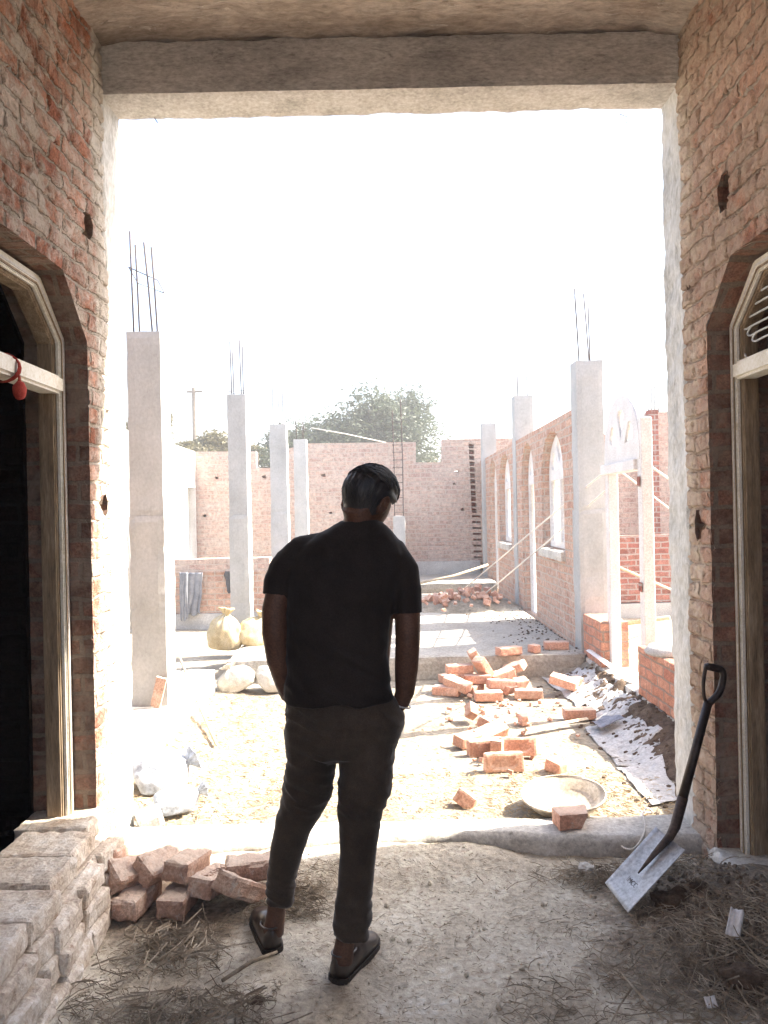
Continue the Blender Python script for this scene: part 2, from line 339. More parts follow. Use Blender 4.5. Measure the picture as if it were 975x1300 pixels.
M['greycloth']=dirty('grey_cloth',(.17,.18,.20),(.26,.27,.29),scale=9,fine=200,rough=.95,bs=.4)
M['blackcloth']=dirty('dark_cloth',(.05,.05,.055),(.09,.09,.095),scale=9,fine=200,rough=.95,bs=.4)
M['basin']=dirty('mortar_pan',(.36,.29,.21),(.46,.39,.31),(.54,.49,.41),scale=7,fine=60,rough=.7,bs=.3)
M['rope']=dirty('pale_cord',(.66,.62,.55),(.76,.72,.66),scale=30,fine=200,rough=.9)
M['bamboo']=dirty('pale_stick',(.42,.33,.22),(.56,.47,.34),scale=12,fine=90,rough=.8)
M['red']=dirty('red_thread',(.28,.03,.025),(.40,.06,.04),scale=40,fine=300,rough=.9)
M['twig']=dirty('dry_twig',(.15,.11,.07),(.34,.28,.20),(.5,.43,.33),scale=5,fine=50,rough=.9)
M['straw']=dirty('straw',(.13,.10,.07),(.27,.22,.16),(.48,.42,.33),scale=12,fine=60,rough=.9)
M['goldstraw']=dirty('golden_straw',(.30,.20,.11),(.42,.31,.18),(.55,.44,.28),scale=12,fine=60,rough=.9)
M['bark']=dirty('bark',(.09,.07,.05),(.17,.14,.11),scale=9,fine=60,rough=.95)
def leafmat(name,a,b):
    nt=NT(name); oi=nt.n('ShaderNodeNewGeometry')
    c=nt.ramp(nt.noise(oi.outputs['Position'],1.4,5,.7),[(.35,a),(.65,b)])
    nt.l(c,nt.b.inputs['Base Color']); nt.b.inputs['Roughness'].default_value=.6
    tr=nt.n('ShaderNodeBsdfTranslucent'); nt.l(c,tr.inputs['Color'])
    mx=nt.n('ShaderNodeMixShader'); mx.inputs[0].default_value=.3; nt.l(nt.b.outputs[0],mx.inputs[1]); nt.l(tr.outputs[0],mx.inputs[2]); nt.l(mx.outputs[0],nt.out.inputs['Surface'])
    return nt.m
M['leaf']=leafmat('leaf_green',(.055,.075,.045),(.09,.11,.07))
M['leafdry']=leafmat('leaf_olive',(.12,.11,.05),(.17,.15,.08))
# ============================================================ NEAR BUILDING
XL,XR=-1.25,1.39; DF,DB=3.51,3.75; ZB,ZC=3.50,3.75
bld=empty('brick_building',(0,3.5,0),label='unfinished brick hall with arched doorways on both sides and a concrete lintel',cat='building')
def inside(poly,u,v):
    c=False; n=len(poly)
    for i in range(n):
        a=poly[i]; b=poly[(i+1)%n]
        if (a[1]>v)!=(b[1]>v) and u<(b[0]-a[0])*(v-a[1])/(b[1]-a[1])+a[0]: c=not c
    return c
def nearest(poly,u,v):
    best=None
    for i in range(len(poly)):
        a=Vector(poly[i]); b=Vector(poly[(i+1)%len(poly)]); d=b-a
        t=max(0,min(1,((Vector((u,v))-a).dot(d))/max(d.length_squared,1e-9))); q=a+d*t
        L=(q-Vector((u,v))).length
        if best is None or L<best[0]: best=(L,q)
    return best
def wallgrid(bm,X,side,y0,y1,z0,z1,cell,holes):
    ny=int(round((y1-y0)/cell)); nzz=int(round((z1-z0)/cell)); V={}; 
    IN=[[False]*(nzz+1) for _ in range(ny+1)]
    for i in range(ny+1):
        y=y0+(y1-y0)*i/ny
        for k in range(nzz+1):
            z=z0+(z1-z0)*k/nzz; yy,zz=y,z
            for h in holes:
                if inside(h,y,z):
                    L,q=nearest(h,y,z)
                    if L<cell*.75: yy,zz=q
                    else: IN[i][k]=True
            if not IN[i][k]:
                b=.012*fbm(yy*2.2+5*side,zz*2.2,side*3,3)
                V[i,k]=bm.verts.new((X-side*b*1.0,yy,zz))
    for i in range(ny):
        for k in range(nzz):
            ks=[(i,k),(i+1,k),(i+1,k+1),(i,k+1)]
            if all(q in V for q in ks):
                f=[V[q] for q in ks]
                if side>0: f.reverse()
                # wall faces -side direction... left wall (side=-1) faces +X
                try: bm.faces.new(f)
                except: pass
def doorpoly(yc,half,ztop,zsh,chw,z0=0):
    # polygonal arch: vertical, chamfer, flat apex
    return [(yc-half,z0),(yc+half,z0),(yc+half,zsh),(yc+half-chw,ztop),(yc-half+chw,ztop),(yc-half,zsh)]
holesL=[(3.44,2.72,.11,.10),(3.50-.03,1.53,.06,.085)]
def putlog(px,py,X):
    dx=px-CX; dy=CY-py; u=dx*CT+dy*ST; v=-dx*ST+dy*CT; d=X*F/u; return d,H+v*d/F
def build_side(side):
    X=XL if side<0 else XR; Xo=X+side*.27
    dp=doorpoly(2.72,.54,2.55,2.32,.235,0.0)
    holes=[dp]
    for (px,py,w,h) in ([(111,287,.10,.12),(132,641,.07,.09)] if side<0 else [(920,243,.12,.17),(887,668,.06,.13),(875,365,.03,.06)]):
        d,z=putlog(px,py,X); n=7; r=random.Random(px)
        holes.append([(d+w/2*(math.cos(a)*1.0)*r.uniform(.8,1.15),z+h/2*math.sin(a)*r.uniform(.8,1.15)) for a in [2*PI*k/n+.4 for k in range(n)]])
    bm=bmesh.new()
    wallgrid(bm,X,side,2.05,3.515,0.0-.1,ZC+.02,.0125,holes)
    bm2=bmesh.new()
    # coarse rest of the wall behind the camera
    bx(bm2,min(X,Xo),max(X,Xo),-3.0,2.05,-.1,ZC+.02)
    # reveals
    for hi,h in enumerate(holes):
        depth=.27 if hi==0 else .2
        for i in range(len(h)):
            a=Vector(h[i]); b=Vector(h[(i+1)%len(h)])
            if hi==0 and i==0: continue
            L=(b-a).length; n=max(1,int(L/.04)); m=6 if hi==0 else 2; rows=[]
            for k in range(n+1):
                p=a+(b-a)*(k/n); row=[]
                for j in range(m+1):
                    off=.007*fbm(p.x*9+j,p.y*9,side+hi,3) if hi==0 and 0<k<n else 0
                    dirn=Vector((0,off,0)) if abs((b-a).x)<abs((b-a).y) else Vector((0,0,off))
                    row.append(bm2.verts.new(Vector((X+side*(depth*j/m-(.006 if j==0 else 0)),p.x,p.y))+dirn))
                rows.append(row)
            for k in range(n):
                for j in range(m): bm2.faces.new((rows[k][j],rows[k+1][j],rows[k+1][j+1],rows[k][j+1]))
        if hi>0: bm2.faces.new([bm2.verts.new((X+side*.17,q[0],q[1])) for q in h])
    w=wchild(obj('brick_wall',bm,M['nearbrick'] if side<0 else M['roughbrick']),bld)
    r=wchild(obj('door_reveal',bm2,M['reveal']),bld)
    # room shell beyond the doorway (dark room)
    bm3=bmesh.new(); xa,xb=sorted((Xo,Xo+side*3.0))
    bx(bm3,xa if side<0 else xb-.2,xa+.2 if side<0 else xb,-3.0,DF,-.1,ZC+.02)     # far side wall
    bx(bm3,xa,xb,-3.2,-3.0,-.1,ZC+.02); bx(bm3,xa+.02,xb-.02,DF-.05,DF-.004,-.09,ZC+.01); bx(bm3,xa+.01,xb-.01,-2.9,DF-.06,ZC-.02,ZC+.01); bx(bm3,xa+.01,xb-.01,-2.9,DF-.06,-.03,-.02)  # near-black lining panels carry the room's shade in their colour
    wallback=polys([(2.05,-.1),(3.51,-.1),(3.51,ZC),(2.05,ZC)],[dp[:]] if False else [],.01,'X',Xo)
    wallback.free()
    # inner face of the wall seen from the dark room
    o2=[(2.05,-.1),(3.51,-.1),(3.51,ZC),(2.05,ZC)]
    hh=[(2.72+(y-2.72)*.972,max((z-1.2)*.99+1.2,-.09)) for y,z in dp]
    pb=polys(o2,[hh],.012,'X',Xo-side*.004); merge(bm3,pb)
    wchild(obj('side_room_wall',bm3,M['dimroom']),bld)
    # front wall of the side room, facing the yard
    wchild(obj('front_wall',roughbox(xa,xb,DF,DB-.006,-.1,ZC,.4,.004),M['outbrick']),bld)
    # plastered jamb
    b4=roughbox(min(X-side*.004,Xo),max(X-side*.004,Xo),DF-.012,DB,-.05,ZB+.03,.02,.010,seed=side*3+5,s=9,bev=.012)
    wchild(obj('door_jamb',b4,M['plaster']),bld)
    # plaster slurry lapping over the brick edge
    # ---------- timber door frame
    Xa=X+side*.085; Xb=X+side*.175
    half=.535; zt,zs,cw=2.53,2.325,.225
    outer=doorpoly(2.72,half,zt,zs,cw,.09); 
    inner=doorpoly(2.72,half-.07,zt-.07,zs-.03,cw-.02,.05)
    inner=[(y,max(z,.05)) for y,z in inner]
    # open bottom: build as a U shaped band
    def band(o,i,xa,xb):
        b=bmesh.new(); seq=[1,2,3,4,5,0]
        A=[];B=[];C=[];D=[]
        for s_ in seq:
            A.append(b.verts.new((xa,)+tuple(o[s_]))); B.append(b.verts.new((xa,)+tuple(i[s_])))
            C.append(b.verts.new((xb,)+tuple(o[s_]))); D.append(b.verts.new((xb,)+tuple(i[s_])))
        for k in range(5):
            b.faces.new((A[k],A[k+1],B[k+1],B[k])); b.faces.new((C[k+1],C[k],D[k],D[k+1]))
            b.faces.new((B[k],B[k+1],D[k+1],D[k])); b.faces.new((A[k+1],A[k],C[k],C[k+1]))
        for k in (0,5): b.faces.new((A[k],B[k],D[k],C[k]))
        bmesh.ops.recalc_face_normals(b,faces=b.faces)
        bmesh.ops.bevel(b,geom=[e for e in b.edges if abs(e.verts[0].co.x-e.verts[1].co.x)<1e-6],offset=.006,segments=2,affect='EDGES')
        return b
    fr=wchild(obj('door_frame',band(outer,inner,Xa+side*.022,Xb),M['wood']),bld)
    # cream painted outer strip with two grooves
    o3=[(y,z) for y,z in outer]; i3=doorpoly(2.72,half-.055,zt-.055,zs-.02,cw-.014,.09)
    tr=band(o3,i3,Xa,Xa+side*.021); t=obj('frame_trim',tr,M['cream']); t.parent=fr
    for (oo,ii) in ((.022,.03),(.04,.044)):
        q=band(doorpoly(2.72,half-oo,zt-oo,zs-oo*.4,cw-.006,.09),doorpoly(2.72,half-ii,zt-ii,zs-ii*.4,cw-.008,.09),Xa-side*.004,Xa+side*.003)
        t=obj('frame_moulding',q,M['wpaint'] if oo<.03 else M['wood']); t.parent=fr
    # transom rail
    b=bmesh.new(); bx(b,min(Xa-side*.006,Xb),max(Xa-side*.006,Xb),2.72-half+.03,2.72+half-.03,2.09,2.165)
    bmesh.ops.bevel(b,geom=b.edges[:],offset=.012,segments=3,affect='EDGES')
    t=obj('transom',b,M['cream']); t.parent=fr
    # fanlight grille (bars bent in nested petals)
    b=bmesh.new(); xg=X+side*.12
    def bar(pts,r=.0045): tube(b,[(xg,y,z) for y,z in pts],[r]*len(pts),6)
    zs_=[2.415,2.375,2.335,2.295,2.26,2.228]; ye=[.43,.47,.515,.48,.44,.40]
    for s_ in (-1,1):
        for k in range(6):
            z=zs_[k]; e=ye[k]; dn=(.022 if k>=2 else -.022)
            pts=[(s_*.03,z),(s_*(e-.10),z),(s_*(e-.03),z-.002),(s_*e,z-dn*-.4),(s_*(e-.012),z-dn*-1.1 if k<2 else z+.024),(s_*(e-.035),z+.034)]
            bar([(2.72+p.x,p.y) for p in spline([Vector((q[0],q[1],0)) for q in pts],6)])
        bar([(2.72+s_*p.x,p.y) for p in spline([Vector((.10,2.47,0)),Vector((.30,2.465,0)),Vector((.40,2.435,0)),Vector((.46,2.38,0)),Vector((.50,2.345,0))],6)])
        bar([(2.72+s_*.535,2.28),(2.72+s_*.45,2.17)])
    bar([(2.72,2.17),(2.72,2.42)],.006)
    tube(b,[(xg-.008,2.72,2.3),(xg+.008,2.72,2.3)],[.03,.03],12)
    if side>0:
        g=obj('grille',b,M['grille'],smooth=True); g.parent=fr
    else: b.free()
    # door sill / footing block
    if side>0:
        bb=roughbox(X-.05,X+.33,2.1,3.30,-.05,.115,.03,.016,seed=9,s=7,bev=.03)
        wchild(obj('door_sill',bb,M['slab']),bld)
    return fr
frL=build_side(-1); frR=build_side(1)
# lintel
lb=roughbox(XL-.27,XR+.27,DF,DB,ZB,ZC-.002,.03,.007,seed=2,s=5,bev=.01)
for f in lb.faces: pass
lint=wchild(obj('concrete_lintel',lb,[M['beam'],M['beamunder']]),bld)
for p in lint.data.polygons:
    if p.normal.z<-.6: p.material_index=1
# bits of wire left in the soffit
for (px,py,dx_,dz) in ((192,146,.03,-.05),(798,152,-.015,-.035)):
    b=bmesh.new(); a=P(px,py-3,3.72); tube(b,[a+Vector((-.05,0,.02)),a,a+Vector((dx_,0,dz))],[.0022]*3,5)
    wchild(obj('wire_stub',b,M['rebar']),bld)
# ceiling slab with cloth-cast texture, slightly lumpy
b=bmesh.new(); nx,ny=150,70
vv=[[b.verts.new((XL-.02+(XR-XL+.04)*i/nx,1.9+(DF-1.9+.01)*j/ny,ZC+.0-.03*math.exp(-((XR-(XL+(XR-XL)*i/nx))/.12)**2)-.03*math.exp(-(((XL+(XR-XL)*i/nx)-XL)/.10)**2)+.014*fbm(i*.12,j*.25,3,4))) for j in range(ny+1)] for i in range(nx+1)]
for i in range(nx):
    for j in range(ny): b.faces.new((vv[i][j],vv[i][j+1],vv[i+1][j+1],vv[i+1][j]))
wchild(obj('ceiling',b,M['ceil'],smooth=True),bld)
b=bmesh.new(); bx(b,XL-3.3,XL-.01,-3.2,DB-.004,ZC+.035,ZC+.2); bx(b,XR+.01,XR+3.3,-3.2,DB-.004,ZC+.035,ZC+.2); bx(b,XL-.01,XR+.01,.2,DB-.004,ZC+.035,ZC+.2); bx(b,XL,XR,.2,1.9,ZC,ZC+.034)  # hall roof left open behind the camera to let in extra skylight
wchild(obj('roof_slab',b,M['ceil']),bld)
# coves where ceiling meets the walls and where plaster laps
# red thread tied round the left transom
th=empty('thread_tassel',P(12,470,2.86),label='small red thread tassel tied round the transom of the left doorway',cat='tassel')
b=bmesh.new(); c=Vector((XL-.12,P(12,470,2.8).y,2.13))
cc=Vector((-1.38,2.80,2.125)); th.location=cc
for k in range(3):
    pts=[cc+Vector((.062*math.cos(a),.006*math.sin(a*2+k)+.004*k,.052*math.sin(a))) for a in [2*PI*i/20 for i in range(21)]]
    tube(b,pts,[.004]*21,6)
wchild(obj('cord_loop',b,M['red'],smooth=True),th)
b=bmesh.new(); bmesh.ops.create_uvsphere(b,u_segments=14,v_segments=10,radius=.03)
for v in b.verts: v.co=cc+Vector((.063,0,-.085))+Vector((v.co.x*.8,v.co.y*.9,v.co.z*1.15))*(1+.12*nz(v.co.x,v.co.y,v.co.z,60))
tube(b,[cc+Vector((.062,0,-.03)),cc+Vector((.063,0,-.07))],[.005,.008],6)
wchild(obj('tassel_knot',b,M['red'],smooth=True),th)
# ============================================================ GROUNDS
def sstep(a,b,x):
    t=max(0,min(1,(x-a)/(b-a))); return t*t*(3-2*t)
def floor_h(x,y):
    h=.012*fbm(x*1.7,y*1.7,1,4)+.004*fbm(x*14,y*14,2,3)
    h+=.17*sstep(.62,.0,math.hypot((x-1.42)/1.0,(y-2.85)/1.15))        # heap under right wall
    h+=.10*sstep(.5,.0,math.hypot((x+1.25)/.9,(y-2.35)/1.0))
    h+=.07*sstep(3.12,3.46,y)*(1-sstep(.30,.75,x+.05*nz(x,y,0,5)))
    if x>.5: h+=.02*sstep(.5,1.2,x)*max(0,fbm(x*9,y*9,5,4))
    return h
def path_h(x,y):
    h=.05+.014*fbm(x*1.5,y*1.5,8,4)+.008*fbm(x*8,y*8,9,3)
    h-=.05*sstep(3.9,5.2,y)
    w=1.85-.42-.12*nz(x,y,0,2.2)
    h+=.16*sstep(w,1.9,x)*(1+.4*fbm(x*7,y*7,4,3))*sstep(3.6,4.0,y)
    h+=.04*sstep(-1.1,-1.5,x)
    return h
def sheet(name,x0,x1,y0,y1,cell,hf,mat,kind='structure'):
    b=bmesh.new(); nx=int((x1-x0)/cell); ny=int((y1-y0)/cell)
    g=[[b.verts.new((x0+(x1-x0)*i/nx,y0+(y1-y0)*j/ny,hf(x0+(x1-x0)*i/nx,y0+(y1-y0)*j/ny))) for j in range(ny+1)] for i in range(nx+1)]
    for i in range(nx):
        for j in range(ny): b.faces.new((g[i][j],g[i+1][j],g[i+1][j+1],g[i][j+1]))
    return obj(name,b,mat,smooth=True,kind=kind)
sheet('floor',-1.75,1.9,1.1,3.60,.0125,floor_h,M['dirt'])
sheet('path',-1.62,1.9,3.50,7.15,.022,path_h,M['outdirt'])
b=bmesh.new(); bx(b,-400,400,-60,600,-.4,-.09); obj('ground',b,M['outdirt'],kind='structure')
b=bmesh.new(); bx(b,-4.5,4.6,-3,3.6,-.3,-.05); obj('interior_floor',b,M['dirt'],kind='structure')
def yard_h(x,y): return .005+.02*fbm(x*.8,y*.8,3,4)
sheet('yard_ground',-9,-1.55,3.76,22,.12,yard_h,M['outdirt'])
sheet('side_ground',1.95,9,3.76,22,.12,yard_h,M['outdirt'])
# threshold slab (with a curved, broken inner edge)
b=bmesh.new(); n=120; top=[];bot=[];bk=[];fb=[]
for i in range(n+1):
    x=XL+(XR-XL)*i/n
    yf=3.47+.05*math.sin(x*1.3+.3)-.10*sstep(.2,1.1,x)+.03*sstep(-.4,-1.2,x)*-1+.012*fbm(x*6,2,1,3)
    zt=.098+.006*fbm(x*5,1,2,3)
    fb.append(b.verts.new((x,yf+.018,-.06))); bot.append(b.verts.new((x,yf,.07+.01*nz(x,0,0,9)))); top.append(b.verts.new((x,yf+.022,zt)))
    bk.append([b.verts.new((x,yf+.022+(3.66-yf-.022)*k/8,zt+.004*fbm(x*12,k*.6,6,3))) for k in range(1,9)]+[b.verts.new((x,3.665,-.05))])
for i in range(n):
    b.faces.new((fb[i],fb[i+1],bot[i+1],bot[i])); b.faces.new((bot[i],bot[i+1],top[i+1],top[i])); b.faces.new((top[i],top[i+1],bk[i+1][0],bk[i][0]))
    for k in range(8): b.faces.new((bk[i][k],bk[i+1][k],bk[i+1][k+1],bk[i][k+1]))
obj('threshold',b,M['slab'],smooth=True,kind='structure')
# raised floor and far ledge
obj('pavement',roughbox(-1.5,1.85,7.13,14.6,-.05,.22,.06,.010,seed=4,s=3,bev=.02),M['pave'],kind='structure')
obj('far_ledge',roughbox(-2.2,1.85,12.65,14.6,.20,.375,.08,.010,seed=6,s=3,bev=.02),M['pave'],kind='structure')
# kerb-like plinth walls
tag(obj('low_plinth',roughbox(-1.98,-1.50,3.76,6.72,-.06,.235,.04,.010,seed=8,s=5,bev=.02),M['slab']),'long low whitewashed plinth under the nearest left column','plinth')
tag(obj('low_plinth',roughbox(1.85,2.13,3.76,7.3,-.06,.185,.04,.010,seed=11,s=5,bev=.02),M['slab']),'low plinth carrying the two brick stubs and the arched frame on the right','plinth')
# ============================================================ COLUMNS
def column(x0,x1,d,z0,z1,label,bars,dep=.24,mat='colconc',tie=None,lean=0):
    e=empty('concrete_column',((x0+x1)/2,d+dep/2,z0),label=label,cat='column',group='bare concrete columns of the unfinished house')
    zj=z0+1.36+.05*math.sin(d*3); b=roughbox(x0,x1,d,d+dep,zj,z1,.05,.007,seed=x0*9+d,s=4,bev=.008); merge(b,roughbox(x0-.007,x1+.005,d-.007,d+dep+.006,z0-.05,zj+.012,.045,.009,seed=x0*7+d,s=5,bev=.012))
    wchild(obj('shaft',b,M[mat]),e)
    ins=.04; n=0
    for (fx,fy,h,lx) in bars:
        bx_=x0+ins+(x1-x0-2*ins)*fx; by=d+ins+(dep-2*ins)*fy
        b=bmesh.new(); tube(b,[(bx_,by,z1-.05),(bx_+lx*.5+.004*nz(bx_,by,1,9),by,z1+h*.5),(bx_+lx,by,z1+h)],[.0065]*3,6)
        wchild(obj('rebar',b,M['rebar'],smooth=True),e)
    if tie:
        z,sl=tie; b=bmesh.new(); o=.02
        c=[(x0+ins-o,d+ins,z+sl),(x1-ins+o,d+ins,z-.3*sl),(x1-ins+o,d+dep-ins,z-sl*.9),(x0+ins-o*.3,d+dep-ins,z+sl*.1),(x0+ins-o,d+ins,z+sl)]
        tube(b,c,[.004]*5,6,cap=False); wchild(obj('stirrup',b,M['rebar'],smooth=True),e)
    return e
def zt(py,d,px=487): return P(px,py,d).z
column(-1.80,-1.555,5.43,.235,zt(420,5.43,185),'nearest left concrete column standing on the plinth, with tall rebar and a loose stirrup',
   [(0.05,0,.72,-.015),(.0,1,.68,-.02),(.86,0,.64,-.05),(.80,1,.66,-.035)],tie=(zt(420,5.43,185)+.39,.075))
column(-1.69,-1.48,8.37,.2,zt(500,8.37,305),'second left concrete column from the doorway, behind the white sacks',[(0.1,0,.58,-.01),(.05,1,.5,-.01),(.9,0,.6,-.01),(.85,1,.56,0)],tie=(zt(500,8.37,305)+.04,.0))
column(-1.65,-1.40,11.2,.2,zt(538,11.2,354),'third left concrete column from the doorway, three rebars against the bushes',[(0.1,0,.6,.0),(.5,1,.58,-.01),(.95,0,.6,0)])
column(-1.57,-1.34,13.5,.37,zt(557,13.5,382),'farthest left concrete column before the end wall',[(0.1,0,.62,.0),(.7,1,.6,-.01),(.95,0,.6,0)],tie=(zt(557,13.5,382)+.2,.02))
column(1.85,2.11,7.3,.18,zt(458,7.35,745),'nearest right concrete column with a tall cluster of four rebars',[(0.02,0,.69,-.03),(.25,1,.66,-.03),(.55,0,.64,-.04),(.85,1,.60,-.01)])
column(1.835,2.10,10.66,.2,zt(502,10.7,660),'middle right concrete column rising out of the arched brick wall',[(0.1,0,.46,.0),(.3,1,.44,-.01),(.85,0,.45,-.02)])
column(1.80,2.06,13.9,.37,zt(537,13.9,624),'farthest right concrete column in the corner by the end wall',[(0.1,0,.40,.0),(.5,1,.62,-.01),(.7,0,.42,0)])
# ============================================================ FAR WALLS
def p2(px,py,d): 
    q=P(px,py,d); return (q.x,q.z)
D=14.6
ol=[(-4.0,-.05),(2.6,-.05),(2.6,zt(557,D,600)),p2(561,558,D),p2(561,587,D),p2(528,587,D),p2(528,561,D),p2(391,563,D),p2(345,575,D),p2(345,594,D),p2(325,594,D),p2(325,573,D),(-4.0,zt(573,D,245))]
ol=[(x,z) for x,z in ol]
hl=[]
for i in range(22):   # toothing: alternate bricks left out of a vertical strip
    py=566+i*7.45
    a=p2(595+(i%2)*0+ i*.35,py,D); w=.10 if i<12 else .17; h=.048 if i<12 else .022
    hl.append([(a[0],a[1]-h),(a[0]+w,a[1]-h),(a[0]+w,a[1]+h*.6),(a[0],a[1]+h)])
for (px,py,w,h) in ((273,608,.07,.05),(257,656,.08,.05),(333,607,.07,.06),(408,605,.08,.06),(418,652,.06,.04),(487+90,600,.09,.05),(585,648,.07,.05),(575,615,.05,.03)):
    a=p2(px,py,D); hl.append([(a[0],a[1]),(a[0]+w,a[1]-.01),(a[0]+w*.9,a[1]+h),(a[0]-.01,a[1]+h*.7)])
endw=obj('end_wall',polys(ol,hl,.23,'Y',D+.115),M['farbrick'])
tag(endw,'long unplastered brick end wall closing the yard, with a toothed vertical strip near its right end','wall')
wchild(obj('backing_brick',roughbox(p2(590,560,D)[0],p2(614,560,D)[0],D+.12,D+.29,.3,p2(600,563,D)[1],.3,.003),M['darkbrick']),endw)
wchild(obj('backing_brick',roughbox(-3.9,1.58,D+.232,D+.33,.3,2.32,.3,.003),M['darkbrick']),endw)
wchild(obj('footing',roughbox(-1.3,1.80,D-.10,D-.003,.36,.62,.1,.01,seed=3),M['concrete']),endw)
# sunlit plastered side wall on the left
o=[(10.9,-.05),(14.55,-.05),(14.55,zt(573,14.5,245)),(10.9,zt(573,14.5,245)+.02)]
hl=[[(13.95,0.0),(14.5,0.0),(14.5,2.10),(13.95,2.10)],[(11.2,0.0),(12.3,0.0),(12.3,2.10),(11.2,2.10)]]
tag(obj('plastered_wall',polys(o,[[(a,b+.0) for a,b in h] for h in hl],.23,'X',-3.67),M['white']),'sunlit whitewashed side wall with tall openings at the far left','wall')
# low wall with garments
d=10.6
e=tag(obj('low_brick_wall',roughbox(-3.3,-1.60,d,d+.23,.22,P(270,711,d).z,.1,.004,seed=1),M['outbrick']),'waist high brick wall with garments hung on it, left of the second column','wall')
wchild(obj('footing',roughbox(-3.32,-1.58,d-.03,d+.26,-.05,.225,.08,.01,seed=2),M['concrete']),e)
wchild(obj('coping',roughbox(-3.32,-1.59,d-.022,d+.25,P(270,727,d).z,P(270,709,d).z,.1,.006,seed=5),M['farbrick']),e)
tag(obj('low_brick_wall',roughbox(-1.2,-.1,11.6,11.8,.2,.95,.1,.004,seed=1),M['farbrick']),'low brick wall hidden mostly behind the standing man','wall')
# arched wall on the right
XA=1.85
dl=[]; ops=[(7.9,9.0,1.12,'window'),(9.45,10.3,.20,'door'),(11.2,12.3,1.06,'window'),(12.55,13.45,.20,'door')]
ol=[(7.5,.05),(14.59,.05),(14.59,2.50),(7.5,2.53)]
wl=obj('arched_wall',polys(ol,[archpoly(a,b_,max(z,.21) if k=='door' else z,1.93,2.42) for a,b_,z,k in ops],.23,'X',XA+.115),M['outbrick'])
tag(wl,'long brick wall on the right pierced by arched windows and arched doorways','wall')
def shrink(pl,c,t):
    return pl
def arched_frame(parent,name,y0,y1,z0,zs,za,X,t=.07,th=.08,mull=True,closed=True,mat='wpaint'):
    out=archpoly(y0,y1,z0,zs,za); 
    inn=[(y0+t,z0+t if closed else z0+.001),(y1-t,z0+t if closed else z0+.001),(y1-t,zs-.04),(y0+t,zs-.04)]
    c=(y0+y1)/2; hw=(y1-y0)/2-t; hr=za-zs-t
    holes=[inn] if not mull else [[(y0+t,z0+t),(c-.03,z0+t),(c-.03,zs-.04),(y0+t,zs-.04)],[(c+.03,z0+t),(y1-t,z0+t),(y1-t,zs-.04),(c+.03,zs-.04)]]
    for k in range(3):   # petal shaped lights in the arched head
        a0=PI*(k+.16)/3; a1=PI*(k+.84)/3; am=(a0+a1)/2
        pt=[(c+.25*hw*math.cos(am),zs+.03+.25*hr*math.sin(am))]
        for j in range(6):
            a=a0+(a1-a0)*j/5; rr=.93 if 0<j<5 else .84
            pt.append((c+rr*hw*math.cos(a),zs+.02+rr*hr*math.sin(a)))
        holes.append(pt)
    b=polys(out,holes,th,'X',X)
    if not closed:
        pass
    o_=obj(name,b,M[mat])
    if parent: wchild(o_,parent)
    return o_
for (a,b_,z,k) in ops:
    f=arched_frame(wl,k+'_frame',a+.01,b_-.01,z+.01,1.93,2.41,XA+.13,mull=(k=='window'),closed=(k=='window'))
    if k=='window':
        s_=roughbox(XA-.05,XA+.12,a-.03,b_+.03,z-.10,z,.05,.006,bev=.01); q=wchild(obj('window_sill',s_,M['slab']),wl)
# right hand background walls
d=10.8
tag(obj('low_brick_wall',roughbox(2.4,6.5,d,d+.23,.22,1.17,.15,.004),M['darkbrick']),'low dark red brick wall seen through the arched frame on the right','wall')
tag(obj('footing_strip',roughbox(2.3,6.5,d-.05,d+.25,-.05,.215,.15,.008),M['concrete']),'grey concrete footing strip under the low dark red wall','footing')
o=[(2.2,-.05),(7,-.05),(7,3.1),(P(822,524,12.5).x,3.1),(P(822,524,12.5).x,2.78),(2.2,2.72)]
w=tag(obj('back_brick_wall',polys(o,[],.23,'Y',12.6),M['farbrick']),'tall brick wall behind the arched frame on the right','wall')
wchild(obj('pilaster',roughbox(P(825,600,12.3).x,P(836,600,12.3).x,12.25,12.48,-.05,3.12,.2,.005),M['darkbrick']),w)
for k,(px,t_) in enumerate(((823,490),(827,492),(831,489),(836,494))):
    b=bmesh.new(); a=P(px,530,12.5); c=P(px,t_,12.5); tube(b,[a,c],[.008]*2,5); wchild(obj('rebar',b,M['rebar']),w)
# brick stubs
stub=tag(obj('brick_stub',roughbox(1.855,2.10,3.78,5.70,.18,P(808,819,5.7).z,.03,.005,seed=2,s=12,bev=.008),M['stubbrick']),'low fresh brick wall stub nearest the right jamb, bowl resting on it','wall')
tag(obj('brick_stub',roughbox(1.855,2.10,6.66,7.26,.18,.575,.03,.005,seed=4,s=12,bev=.008),M['stubbrick']),'short fresh brick wall stub beside the nearest right column','wall')
# free standing arched frame
fe=empty('arched_door_frame',(1.97,6.2,.18),label='white painted wooden arched door frame standing on the plinth between the brick stubs',cat='door frame')
y0,y1,zs,za=5.74,6.70,1.95,2.47
for y in (y0,y1-.10):
    b=bmesh.new(); bx(b,1.93,2.015,y,y+.10,.18,zs-.02 if y>6 else 2.24); bmesh.ops.bevel(b,geom=b.edges[:],offset=.006,segments=1,affect='EDGES')
    wchild(obj('post',b,M['wpaint']),fe)
pan=archpoly(y0+.03,y1-.02,zs-.02,zs+.06,za)
c=(y0+y1)/2; hw=.36; hr=.36; hs=[]
for k in range(3):
    a0=PI*(k+.22)/3; a1=PI*(k+.78)/3; am=(a0+a1)/2
    pt=[(c+.3*hw*math.cos(am),zs+.08+.25*hr*math.sin(am))]+[(c+hw*(.9 if 0<j<5 else .8)*math.cos(a0+(a1-a0)*j/5),zs+.08+hr*(.9 if 0<j<5 else .8)*math.sin(a0+(a1-a0)*j/5)) for j in range(6)]
    hs.append(pt)
